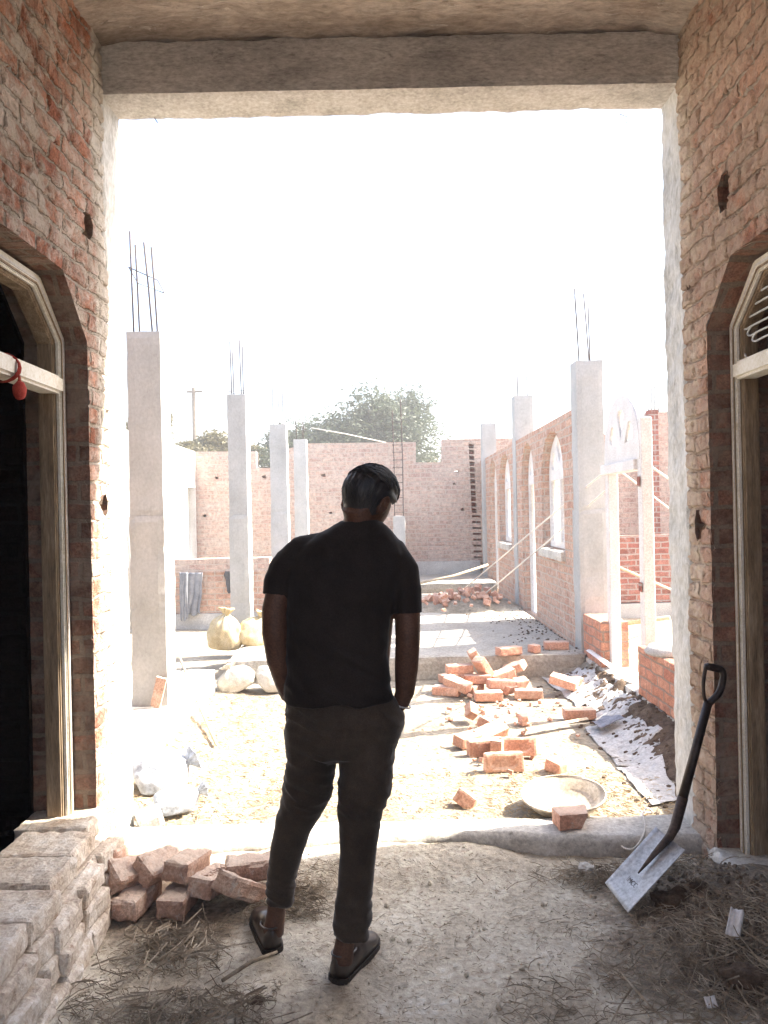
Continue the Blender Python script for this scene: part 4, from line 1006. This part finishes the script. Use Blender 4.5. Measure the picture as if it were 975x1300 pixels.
q=G(190,1042,.10); b=roughbox(-.06,.06,-.05,.05,-.04,.05,.02,.006,bev=.008); o_=obj('grey_block',b,M['concrete']); o_.location=(q.x,q.y,.10); o_.rotation_euler=(R(8),R(-12),R(25)); tag(o_,'grey concrete block beside the small polythene bag','block')
# garments on the low wall
def garment(x0,x1,zt_,zb_,y,seed,mat,label,cat,skew=0):
    b=bmesh.new(); gr=[]
    for i in range(29):
        rw=[]
        for j in range(31):
            u=i/28; v=j/30; x=x0+(x1-x0)*u+skew*v+.02*nz(u*3,v*3,seed); bot=zb_+.06*nz(u*4,seed,1)
            z=zt_+(bot-zt_)*v; yy=y-.02-.035*abs(math.sin(u*9+seed+v*1.2))*(.3+.7*v)
            rw.append(b.verts.new((x,yy,z)))
        gr.append(rw)
    for i in range(28):
        for j in range(30): b.faces.new((gr[i][j],gr[i+1][j],gr[i+1][j+1],gr[i][j+1]))
    o_=obj('hanging_garment',b,M[mat],smooth=True); m=o_.modifiers.new('s','SOLIDIFY'); m.thickness=.012
    return tag(o_,label,cat)
d=10.56
garment(P(236,727,d).x,P(258,727,d).x,P(240,727,d).z,P(240,780,d).z,d,1,'greycloth','grey shirt hanging from the low brick wall','garment',-.04)
garment(P(230,727,d).x,P(240,727,d).x,P(232,726,d).z,P(232,785,d).z,d-.05,4,'greycloth','long grey sleeve-like cloth at the left of the hanging shirt','garment',-.0)
garment(P(286,725,d).x,P(300,725,d).x,P(290,725,d).z,P(290,750,d).z,d,6,'blackcloth','dark cloth hanging on the low wall beside the second column','garment',.03)
# sticks and lath
rope([gc(229,873)+(.30,),gc(252,908)+(.12,),gc(275,944)+(.02,)],.011,'thin stick leaning on the left plinth, longer one','stick','bamboo','stick')
rope([gc(233,885)+(.25,),gc(225,930)+(.05,)],.008,'short thin stick standing against the left plinth','stick','bamboo','stick')
b=bmesh.new(); a=Vector(gc(668,929)+(.045,)); c=Vector(gc(745,915)+(.045,)); tube(b,[a,c],[(.025,.012)]*2,4,ref=Vector((0,1,0))); tag(obj('wooden_lath',b,M['bamboo']),'flat wooden lath lying on the dirt behind the plastic sheets','lath')
# wood scrap in column base, bits by plinth
b=roughbox(-.04,.04,-.02,.02,0,.22,.04,.003); o_=obj('brick_shard',b,M['dustbrick']); o_.location=(-1.63,5.38,.235); o_.rotation_euler=(0,R(14),0); tag(o_,'pinkish brick shard standing at the foot of the nearest left column','brick')
# white wire loop on threshold
pts=spline([P(772,1052,3.62),P(781,1062,3.5),P(790,1075,3.42),P(803,1078,3.38),P(814,1066,3.40),P(819,1050,3.5),P(816,1034,3.62),P(822,1026,3.72),P(828,1032,3.75),P(812,1030,3.75)],6)
b=bmesh.new(); tube(b,pts,[.004]*len(pts),6); tag(obj('cord',b,M['rope'],smooth=True),'pale looped cord trailing over the threshold edge above the shovel','cord')
# long stick by the man's left foot
a=G(282,1245,.02); c=G(352,1212,.015)
b=bmesh.new(); tube(b,[(a.x,a.y,.02),((a.x+c.x)/2,(a.y+c.y)/2+.01,.03),(c.x,c.y,.025)],[.006,.007,.005],6); tag(obj('stick',b,M['twig'],smooth=True),'long dry stick lying beneath the man\'s raised left heel','stick')
# paper/plastic scraps
for (px,py,w,h,z,lab,rz) in ((934,1172,.045,.09,.15,'white frayed plastic scrap standing in the straw by the right wall',-.3),(903,1272,.04,.03,.03,'small white paper scrap at the bottom right',.6),(905-120+40,1235+40-400+400,.0,.0,0,'',0)):
    if not w: continue
    q=G(px,py,z); b=bmesh.new(); gr=[[b.verts.new((w*(i/8-.5)*(1+.2*nz(i,j)),.012*math.sin(i*.8),h*(j/8-.5)*(1+.25*nz(i*1.7,9)))) for j in range(9)] for i in range(9)]
    for i in range(8):
        for j in range(8): b.faces.new((gr[i][j],gr[i+1][j],gr[i+1][j+1],gr[i][j+1]))
    o_=obj('plastic_scrap',b,M['wpaint'],smooth=True); o_.location=q; o_.rotation_euler=(R(-35),R(20),rz); m=o_.modifiers.new('s','SOLIDIFY'); m.thickness=.003; tag(o_,lab,'scrap')
# ============================================================ STRAW AND TWIGS
def litter(name,label,spots,mat,hf,seed,cat='straw'):
    """spots: (cx,cy,rx,ry,n,len,rad,lift,curve)"""
    r=random.Random(seed); b=bmesh.new()
    for (cx,cy,rx,ry,n,L,rad,lift,cur) in spots:
        for i in range(n):
            if lift>0.02: x=cx+r.gauss(0,rx*.5); y=cy+r.gauss(0,ry*.5)
            else: x=cx+r.uniform(-rx,rx); y=cy+r.uniform(-ry,ry)
            a=r.uniform(0,PI); l=L*r.uniform(.3,1.3); el=r.uniform(-.15,.35)*(1 if lift>.02 else .15)
            dx=Vector((math.cos(a),math.sin(a),el)); sd=Vector((-math.sin(a),math.cos(a),0)); cc=r.uniform(-cur,cur)*l
            z=hf(x,y)+.004+r.random()*lift; c=Vector((x,y,z))
            pts=[c-dx*l/2,c+sd*cc*.7-dx*l*.17+Vector((0,0,.002)),c+sd*cc*.7+dx*l*.17+Vector((0,0,.002)),c+dx*l/2]
            for p in pts: p.z=max(p.z,hf(p.x,p.y)+.003)
            q=rad*r.uniform(.5,1.3); tube(b,pts if l>.03 else [pts[0],pts[-1]],[q]*(4 if l>.03 else 2),3,ref=Vector((0,0,1)),cap=False)
    return tag(obj(name,b,M[mat]),label,cat,kind='stuff')
litter('straw','short bits of straw scattered over the dirt floor of the hall',[(.1,2.7,1.2,.85,5200,.020,.0009,.0,.2),(.5,2.5,.7,.5,160,.05,.0011,.0,.12),(-.4,3.15,.25,.2,500,.06,.001,.008,.3)],'twig',floor_h,1)
litter('straw','dry straw and twigs littering the foot of the right wall',[(.95,3.22,.32,.10,500,.08,.0016,.03,.25),(1.12,2.60,.40,.34,900,.09,.0015,.035,.3),(1.1,2.5,.35,.3,60,.26,.0028,.05,.35),(.75,2.35,.4,.22,420,.07,.0013,.015,.3)],'straw',floor_h,2)
litter('twig_litter','heap of curved dry twigs before the dusty brick row on the left',[(-.80,2.78,.17,.15,90,.17,.0032,.05,.5),(-.80,2.78,.2,.17,400,.05,.0012,.02,.4),(-.70,2.40,.28,.10,110,.16,.0026,.03,.4),(-.70,2.42,.32,.14,600,.05,.0012,.012,.35),(-.42,3.08,.13,.12,300,.12,.0013,.02,.5)],'straw',floor_h,3,'twigs')
litter('straw','golden straw strewn over the sunlit yard',[(-1.0,5.2,.5,1.4,2600,.035,.0022,.01,.2),(.3,4.1,1.0,.42,2600,.03,.0016,.01,.2),(0,5.2,1.4,1.5,1700,.025,.002,.0,.2),(1.0,4.0,.5,.3,700,.03,.0018,.01,.2)],'goldstraw',path_h,4)
# pebbles and crumbs
r=random.Random(8); b=bmesh.new()
for i in range(1500):
    x=r.gauss(1.28,.16) if i%3 else r.uniform(-1.2,1.3); y=r.uniform(2.3,3.4)
    if x>1.4: continue
    s_=r.uniform(.003,.011)*(1 if i%3 else .6); s_=s_*(2.2 if i%11==0 else 1); m_=Matrix.Translation((x,y,floor_h(x,y)+s_*.3))@Euler((r.random()*3,r.random()*3,r.random()*3)).to_matrix().to_4x4()@Matrix.Diagonal((s_,s_*.8,s_*.7,1))
    bmesh.ops.create_icosphere(b,subdivisions=1,radius=1,matrix=m_)
tag(obj('gravel',b,M['dirt']),'crumbs of earth and grit along the foot of the right wall','gravel',kind='stuff'); b=bmesh.new()
for i in range(260):
    x=1.83-abs(r.gauss(0,.28)); y=r.uniform(7.2,11.5); s_=r.uniform(.005,.016); m_=Matrix.Translation((x,y,.222+s_*.3))@Matrix.Diagonal((s_,s_*.8,s_*.6,1)); bmesh.ops.create_icosphere(b,subdivisions=1,radius=1,matrix=m_)
for i in range(700):
    y=r.uniform(3.8,7.0); x=1.85-abs(r.gauss(0,.22)); s_=r.uniform(.005,.02); m_=Matrix.Translation((x,y,path_h(x,y)+s_*.3))@Matrix.Diagonal((s_,s_*.8,s_*.7,1)); bmesh.ops.create_icosphere(b,subdivisions=1,radius=1,matrix=m_)
tag(obj('gravel',b,M['soil']),'dark crumbs of earth by the right plinth and over the raised floor','gravel',kind='stuff')
# brown soil along the right plinth (its own sheet, on the path)
def soil_h(x,y):
    return path_h(x,y)+.022*sstep(1.50,1.62,x+.08*nz(x,y,0,4))-.012+.01*fbm(x*16,y*16,0,3)
o_=sheet('soil_heap',1.42,1.87,3.80,6.6,.018,soil_h,M['soil'],kind='stuff'); tag(o_,'brown loose soil banked along the right plinth','soil')
# ============================================================ MAN
man=empty('person',(-.2,2.66,0),label='man from behind in dark t-shirt and charcoal trousers, hands in pockets, head bowed',cat='person')
def T(px,py,d): return P(px,py,d)
def ring(L,R_,py,d): return T((L+R_)/2,py,d),abs(R_-L)/2*d/F
hc=T(466,638,2.66)
yaw,pit,rol=R(37),R(31),R(5)
Rm=Matrix.Rotation(-yaw,3,'Z')@Matrix.Rotation(-pit,3,'X')@Matrix.Rotation(rol,3,'Y')
def HL(x,y,z): return hc+Rm@Vector((x,y,z))
def head_sphere(b,grow=0,hairline=False):
    g=bmesh.new(); bmesh.ops.create_uvsphere(g,u_segments=48,v_segments=32,radius=1)
    for v in g.verts:
        x,y,z=v.co
        X=x*.076; Y=y*.096; Z=z*.114
        if z<0:
            X*=1-.30*(-z)**1.3; Y=Y*(1-.16*(-z)) + (.018*(-z) if y>0 else .0)
            if y<0: Y*=1-.22*(-z)
        if y>0 and z<.3: Y-=.008*(1-abs(x))
        fr=max(0,y)
        def gs(a,c_,s1,s2): return math.exp(-((x-a)/s1)**2-((z-c_)/s2)**2)*fr
        Y+=.026*gs(0,-.17,.13,.13)+.013*gs(0,-.02,.10,.16)
        Y-=.008*(gs(.36,.03,.18,.10)+gs(-.36,.03,.18,.10)); Y+=.006*(gs(.33,.18,.25,.06)+gs(-.33,.18,.25,.06))
        Y+=.008*gs(0,-.47,.28,.05)+.006*gs(0,-.56,.24,.05)-.004*gs(0,-.515,.28,.02)+.010*gs(0,-.80,.25,.12)
        v.co=HL(X,Y,Z)
    merge(b,g)
body=bmesh.new(); head_sphere(body)
for s_ in (-1,1):   # ears: rim ring and lobe
    c=[HL(s_*(.080+.006*math.sin(a)+.008),-.004-.016*math.cos(a)-.006,-.012+.031*math.sin(a)) for a in [2*PI*k/16 for k in range(17)]]
    tube(body,c,[.0055]*17,8,cap=False)
    tube(body,[HL(s_*.070,-.008,.012),HL(s_*.085,-.010,-.01),HL(s_*.072,-.008,-.03)],[(.008,.013),(.007,.016),(.006,.010)],8)
# neck
tube(body,[HL(0,-.035,-.03),T(459,657,2.645),T(456,672,2.65),T(455,700,2.66)],[.058,.060,.066,.08],20)
# torso under the clothes
for (L,R_,py,rb) in (): pass
tr=[ring(390,500,690,2.66),ring(375,508,720,2.66),ring(370,500,780,2.66),ring(372,494,850,2.66),ring(374,494,900,2.66),ring(378,494,935,2.66)]
tube(body,[a for a,_ in tr],[(r_,.095) for _,r_ in tr],24,horiz=True)
# arms with hands in the pockets
def hand(b,w,dirn,side,palm=.085):
    f=dirn.normalized(); sd=Vector((0,1,0))-f*f.y; sd.normalize(); nrm=f.cross(sd)
    tube(b,[w,w+f*.03,w+f*palm],[(.022,.028),(.017,.038),(.014,.040)],12,ref=nrm)
    k0=w+f*palm*.92
    for i,(o,l) in enumerate(((.030,.072),(.010,.080),(-.010,.075),(-.029,.058))):
        p=k0+sd*o; a=p+f*l*.45+nrm*side*.004; c=a+f*l*.33+nrm*side*.014; e=c+f*l*.2+nrm*side*.014
        tube(b,[p,a,c,e],[.009,.0085,.008,.006],8)
    t0=w+f*.025+sd*.028; tube(b,[t0,t0+f*.03+sd*.022,t0+f*.062+sd*.026],[.012,.0105,.008],8)
la=[T(378,712,2.66),T(357,745,2.645),T(349,775,2.63),T(349,803,2.625),T(354,838,2.645),T(361,866,2.675),T(367,884,2.70)]
tube(body,la,[.055,.050,.0455,.0445,.0425,.034,.029],18)
hand(body,la[-1],T(384,925,2.74)-la[-1],-1)
ra=[T(500,712,2.66),T(515,750,2.645),T(517.5,785,2.635),T(517.5,815,2.63),T(516,848,2.645),T(514,878,2.665),T(508,895,2.675)]
tube(body,ra,[.055,.049,.044,.0425,.041,.034,.028],18)
hand(body,ra[-1],T(478,936,2.70)-ra[-1],1)
# legs and feet
ll=[T(397,930,2.67),T(393,1004,2.70),T(376,1042,2.71),T(362,1090,2.74),T(353,1135,2.765),T(350.5,1158,2.775),T(347,1185,2.78)]
tube(body,ll,[.085,.066,.055,.044,.034,.033,.038],18)
rl=[T(465,935,2.66),T(462,1004,2.64),T(456,1036,2.62),T(453,1090,2.62),T(444,1160,2.60),T(438,1196,2.59),T(434,1220,2.59)]
tube(body,rl,[.085,.068,.058,.046,.037,.033,.037],18)
fl=Vector((-.435,2.765,0)); fr_=Vector((-.180,2.585,0)); dl_=Vector((-.33,.94,0)).normalized(); dr_=Vector((.42,.91,0)).normalized()
for f0,dd,ank in ((fl,dl_,ll[-1]),(fr_,dr_,rl[-1])):
    tube(body,[ank+Vector((0,0,-.02)),f0+dd*.05+Vector((0,0,.045)),f0+dd*.12+Vector((0,0,.035)),f0+dd*.19+Vector((0,0,.028))],[.030,(.030,.024),(.034,.014),(.030,.008)],14)
body=remesh(body,.0052,2)
wchild(obj('body',body,M['skin'],smooth=True),man)
for s_ in (-1,1):
    b=bmesh.new(); bmesh.ops.create_uvsphere(b,u_segments=16,v_segments=10,radius=.0115)
    for v in b.verts: v.co=v.co+HL(s_*.029,.078,.004)
    wchild(obj('eye',b,M['sack'],smooth=True),man)
# t-shirt
sh_=bmesh.new()
tr=[(ring(432,482,660,2.65),.060),(ring(419,491,667,2.65),.074),(ring(400,501,677,2.655),.092),(ring(381,511,689,2.66),.112),(ring(368,517,703,2.66),.124),(ring(361,517,722,2.66),.132),(ring(361,506,750,2.66),.138),(ring(362,497,790,2.66),.136),(ring(362.5,493.5,830,2.66),.134),(ring(363,494.5,860,2.66),.136),(ring(362.5,499.5,886,2.66),.144)]
tube(sh_,[a[0] for a,_ in tr],[(a[1],r_) for a,r_ in tr],36,horiz=True,sup=2.25)
tube(sh_,[T(410,694,2.66),T(384,702,2.66),T(362,722,2.65),T(354,742,2.645),T(352,757,2.64)],[.055,.066,.061,.057,.054],20)
tube(sh_,[T(478,694,2.66),T(495,703,2.66),T(511,727,2.65),T(516,752,2.645),T(517,779,2.64)],[.055,.067,.060,.055,.0535],20)
sh_=remesh(sh_,.0058,3)
sh_.normal_update()
for v in sh_.verts:
    p=v.co; w=(p.z-1.05)
    a=.0045*fbm(p.x*9,p.y*9,p.z*5,3)+.009*(1-abs(nz(p.x*.6+p.z*.5,p.y*.6,p.z*1.5+p.x*.8,11))*2.2)*(.25+.75*max(0,min(1,(1.22-p.z)/.25)))-.003
    if p.z<.985: a+=.004*math.sin(p.x*60+p.y*30)*.4
    v.co=p+v.normal*a
wchild(obj('t_shirt',sh_,M['shirt'],smooth=True),man)
b=bmesh.new()
cen,ra_=ring(431,484,659.5,2.65)
pts=[cen+Vector((ra_*.86*math.cos(a)+.004,.056*math.sin(a),-.018*math.cos(a)-.004)) for a in [2*PI*k/40 for k in range(41)]]
tube(b,pts,[(.0045,.009)]*41,8,ref=Vector((0,0,1)),cap=False); b.free()
# trousers
tb=bmesh.new()
tr=[(ring(367,492,868,2.66),.118),(ring(365,501,888,2.66),.130),(ring(364,514,910,2.66),.138),(ring(364,507,935,2.66),.126),(ring(366,501,953,2.665),.108),(ring(380,490,961,2.67),.07)]
tube(tb,[a[0] for a,_ in tr],[(a[1],r_) for a,r_ in tr],36,horiz=True,sup=2.3)
def k(px): return px*2.68/F
tube(tb,[T(395,925,2.67),T(395,964,2.68),T(391,1000,2.695),T(385,1020,2.70),T(373,1046,2.71),T(364,1080,2.735),T(357,1115,2.755),T(354.5,1146,2.765)],[(.088,.115),(.084,.102),(.084,.088),.077,.065,.058,.050,.0445],24)
tube(tb,[T(467,930,2.66),T(465.5,964,2.655),T(462,1004,2.64),T(457,1032,2.625),T(455,1083,2.62),T(450.5,1130,2.61),T(446.5,1188,2.60)],[(.095,.118),(.0955,.104),(.087,.088),.0745,.0625,.0605,.0605],24)
tube(tb,[T(498,899,2.685),T(495,916,2.69),T(488,944,2.70)],[(.038,.058),(.048,.066),(.038,.055)],16)
tube(tb,[T(375,896,2.71),T(377,915,2.73),T(385,940,2.73)],[.030,.034,.03],14)
tb=remesh(tb,.0058,3); tb.normal_update()
for v in tb.verts:
    p=v.co
    a=.0035*fbm(p.x*8,p.y*8,p.z*4,3)
    for kz in (.62,.20,.86): a+=.008*math.exp(-((p.z-kz)/.10)**2)*(1-abs(nz(p.x*.7,p.y*.7,p.z*2.2+p.x*.8,12))*2.2)
    v.co=p+v.normal*a
wchild(obj('trousers',tb,M['trouser'],smooth=True),man)
# shoes
def shoe(f0,dd):
    sd=Vector((dd.y,-dd.x,0)); b=bmesh.new(); n=22; L=.285; st=26; rings=[]
    def prof(t):
        w=.034+.013*math.sin(min(1,t/.75)*PI*.5) if t<.75 else .047*math.sqrt(max(0,1-((t-.75)/.27)**2))
        w*=min(1,math.sqrt(max(0,t)/.05)) if t<.05 else 1
        h=.074-.012*sstep(.02,.2,t)+.016*sstep(.25,.42,t)-.046*sstep(.42,.95,t)
        if t<.04: h*=.85+.15*t/.04
        if t>.93: h*=1-.5*(t-.93)/.07
        return max(w,.008),h
    for i in range(st+1):
        t=i/st; w,h=prof(t); rg=[]
        for kk in range(n):
            a=2*PI*kk/n; c,s=math.cos(a),math.sin(a)
            x=w*math.copysign(abs(c)**.8,c); z=(h*abs(s)**.8 if s>0 else -.0) 
            if s>0 and t<.5: x*=1-.15*s
            rg.append(b.verts.new(f0-dd*.03+dd*L*t+sd*x+Vector((0,0,.018+z))))
        rings.append(rg)
    for i in range(st):
        for kk in range(n): b.faces.new((rings[i][kk],rings[i][(kk+1)%n],rings[i+1][(kk+1)%n],rings[i+1][kk]))
    b.faces.new(rings[0]); b.faces.new(rings[-1][::-1])
    bmesh.ops.recalc_face_normals(b,faces=b.faces)
    s=wchild(obj('shoe',b,M['shoe'],smooth=True),man)
    b=bmesh.new(); r1=[];r2=[]
    for sgn in (1,-1):
        rng=range(st+1) if sgn>0 else range(st,-1,-1)
        for i in rng:
            t=i/st; w,_=prof(t); w+=.003; q=f0-dd*.033+dd*(L+.006)*t+sd*w*sgn
            r1.append(b.verts.new(q+Vector((0,0,.002)))); r2.append(b.verts.new(q+Vector((0,0,.021))))
    m=len(r1)
    for i in range(m): b.faces.new((r1[i],r1[(i+1)%m],r2[(i+1)%m],r2[i]))
    b.faces.new(r1[::-1]); b.faces.new(r2); 
    q=obj('sole',b,M['sole']); q.parent=s; q.matrix_parent_inverse=Matrix()
    b=bmesh.new()   # topline rim round the ankle opening
    pts=[f0-dd*.03+dd*(.062+.062*math.cos(a))+sd*.034*math.sin(a)+Vector((0,0,.083-.012*math.cos(a))) for a in [2*PI*kk/24 for kk in range(25)]]
    tube(b,pts,[.0035]*25,6,ref=Vector((0,0,1)),cap=False)
    q=obj('topline',b,M['shoe'],smooth=True); q.parent=s
shoe(fl,dl_); shoe(fr_,dr_)
# bracelet
b=bmesh.new(); c=T(513,889,2.672); ax=(ra[-1]-ra[-2]).normalized(); e1=Vector((0,1,0))-ax*ax.y; e1.normalize(); e2=ax.cross(e1)
c=ra[-1]-ax*.004
tube(b,[c+e1*.036*math.cos(a)+e2*.036*math.sin(a)+ax*.006*math.cos(a) for a in [2*PI*kk/28 for kk in range(29)]],[.003]*29,8,ref=ax,cap=False)
wchild(obj('bracelet',b,M['grille'],smooth=True),man)
# hair: cap plus combed locks
hb=bmesh.new(); bmesh.ops.create_uvsphere(hb,u_segments=96,v_segments=64,radius=1)
dele=[]
def hairshape(x,y,z):
    n_=Vector((x,y,z)); g=.014*sstep(-.35,.5,z)+.006
    g+=.008*sstep(.2,.9,z)*max(0,y*.8+.5)*(1-sstep(.3,.75,y)); g*=1-.5*sstep(.4,.9,y)
    if z<-.05: g*=sstep(-.62,-.05,z)
    if z<.25: g*=1-.75*sstep(.5,.9,abs(x))*sstep(.25,.0,z)
    X=x*(.076+g); Y=y*(.096+g); Z=z*(.114+g)
    if z<0: X*=1-.30*(-z)**1.3; Y*=1-(.16+(.22 if y<0 else 0))*(-z)
    return X,Y,Z
for v in hb.verts:
    x,y,z=v.co
    lim=-.60 if y<-.25 else (-.60+.75*sstep(-.25,.35,y) if y<.35 else .15+.45*sstep(.35,.85,y))
    if z<lim-.02+.09*nz(x,y,z,7)+.05*nz(x,y,z,23): dele.append(v)
    X,Y,Z=hairshape(x,y,z)
    an=math.atan2(x,y+.001)
    rid=.0022*math.sin((x*26+y*6+4*nz(x,y,z,2.5)))+.0022*nz(x*5,y*1.2,z*2,4)
    k_=sstep(-.3,.4,z); X*=1+rid/.08*k_; Y*=1+rid/.1*k_; Z*=1+rid/.11*k_
    v.co=HL(X,Y,Z)
bmesh.ops.delete(hb,geom=dele,context='VERTS')
hr=wchild(obj('hair',hb,M['hair'],smooth=True),man)
lk=bmesh.new(); r=random.Random(4)
for i in range(900):
    a=r.uniform(-PI,PI); z0=r.uniform(-.35,.98)
    q=math.sqrt(1-z0*z0); x=q*math.sin(a); y=q*math.cos(a)
    if (y>.0 and z0<.35) or z0<-.25: continue
    # comb direction: up top swept to the right/forward, sides down
    d_=Vector((.55,.55,-.1)) if z0>.35 else Vector((.05,-.05,-1)) 
    p=Vector((x,y,z0)); pts=[]; Ls=(.10 if z0>.35 else .035)*r.uniform(.6,1.2); st=5
    for s_ in range(st):
        X,Y,Z=hairshape(*p); up_=1+.04*math.sin(s_/(st-1)*PI)*(1 if z0>.35 else .3)+.012
        pts.append(HL(X*up_,Y*up_,Z*up_)); p=(p+d_*(Ls/.09/st)+Vector((r.uniform(-.03,.03),r.uniform(-.03,.03),0))).normalized()
    if z0>.35 and (p.z<.30 or p.y>.88): continue
    w=.0016*r.uniform(.6,1.5) if z0>.35 else .0007
    tube(lk,pts,[w,w,w*.9,w*.6,w*.15],4,cap=False)
q=obj('hair_locks',lk,M['hair'],smooth=True); q.parent=hr; q.matrix_parent_inverse=Matrix()
# ============================================================ AIR
nh=NT('glare_haze'); nh.t.nodes.remove(nh.b); pv=nh.n('ShaderNodeVolumePrincipled'); pv.inputs['Color'].default_value=(.97,.97,.97,1); pv.inputs['Density'].default_value=.0045; pv.inputs['Anisotropy'].default_value=.2  # haze volume added to wash out the distance and whiten the sky
nh.l(pv.outputs[0],nh.out.inputs['Volume'])
b=bmesh.new(); bx(b,-450,450,-70,650,-1.2,14); tag(obj('haze',b,nh.m),'thin haze added for the washed-out daylight glare','haze',kind='stuff')
# ============================================================ CAMERA, LIGHT
cam=bpy.data.cameras.new('camera'); co=bpy.data.objects.new('camera',cam); COL.objects.link(co)
rr_=Vector((CT,0,-ST)); uu=Vector((ST,0,CT)); bk=Vector((0,-1,0))
co.matrix_world=Matrix(((rr_.x,uu.x,bk.x,0),(rr_.y,uu.y,bk.y,0),(rr_.z,uu.z,bk.z,H),(0,0,0,1)))
cam.sensor_fit='VERTICAL'; cam.sensor_height=36; cam.lens=F/1300*36; cam.clip_end=2000; cam.clip_start=.05
S.camera=co
EL,AZ=R(44),R(12)     # azimuth from +X towards +Y
sd=Vector((math.cos(EL)*math.cos(AZ),math.cos(EL)*math.sin(AZ),math.sin(EL)))
sun=bpy.data.lights.new('sun','SUN'); sun.energy=5; sun.angle=R(.53); sun.color=(1,.93,.82)
so=bpy.data.objects.new('sun',sun); COL.objects.link(so); so.rotation_euler=sd.to_track_quat('Z','Y').to_euler(); so.location=sd*20
W=bpy.data.worlds.new('World'); S.world=W; W.use_nodes=True; nt=W.node_tree
sk=nt.nodes.new('ShaderNodeTexSky'); sk.sky_type='NISHITA'; sk.sun_disc=False; sk.sun_elevation=EL
sk.sun_rotation=math.atan2(sd.x,sd.y); sk.dust_density=4.0; sk.air_density=.9; sk.ozone_density=1.0
bg=nt.nodes['Background']; nt.links.new(sk.outputs[0],bg.inputs[0]); bg.inputs[1].default_value=.15
S.view_settings.view_transform='Standard'; S.view_settings.look='None'; S.view_settings.gamma=1; S.view_settings.exposure=2.2
S.cycles.max_bounces=10; S.cycles.diffuse_bounces=6; S.cycles.use_denoising=True
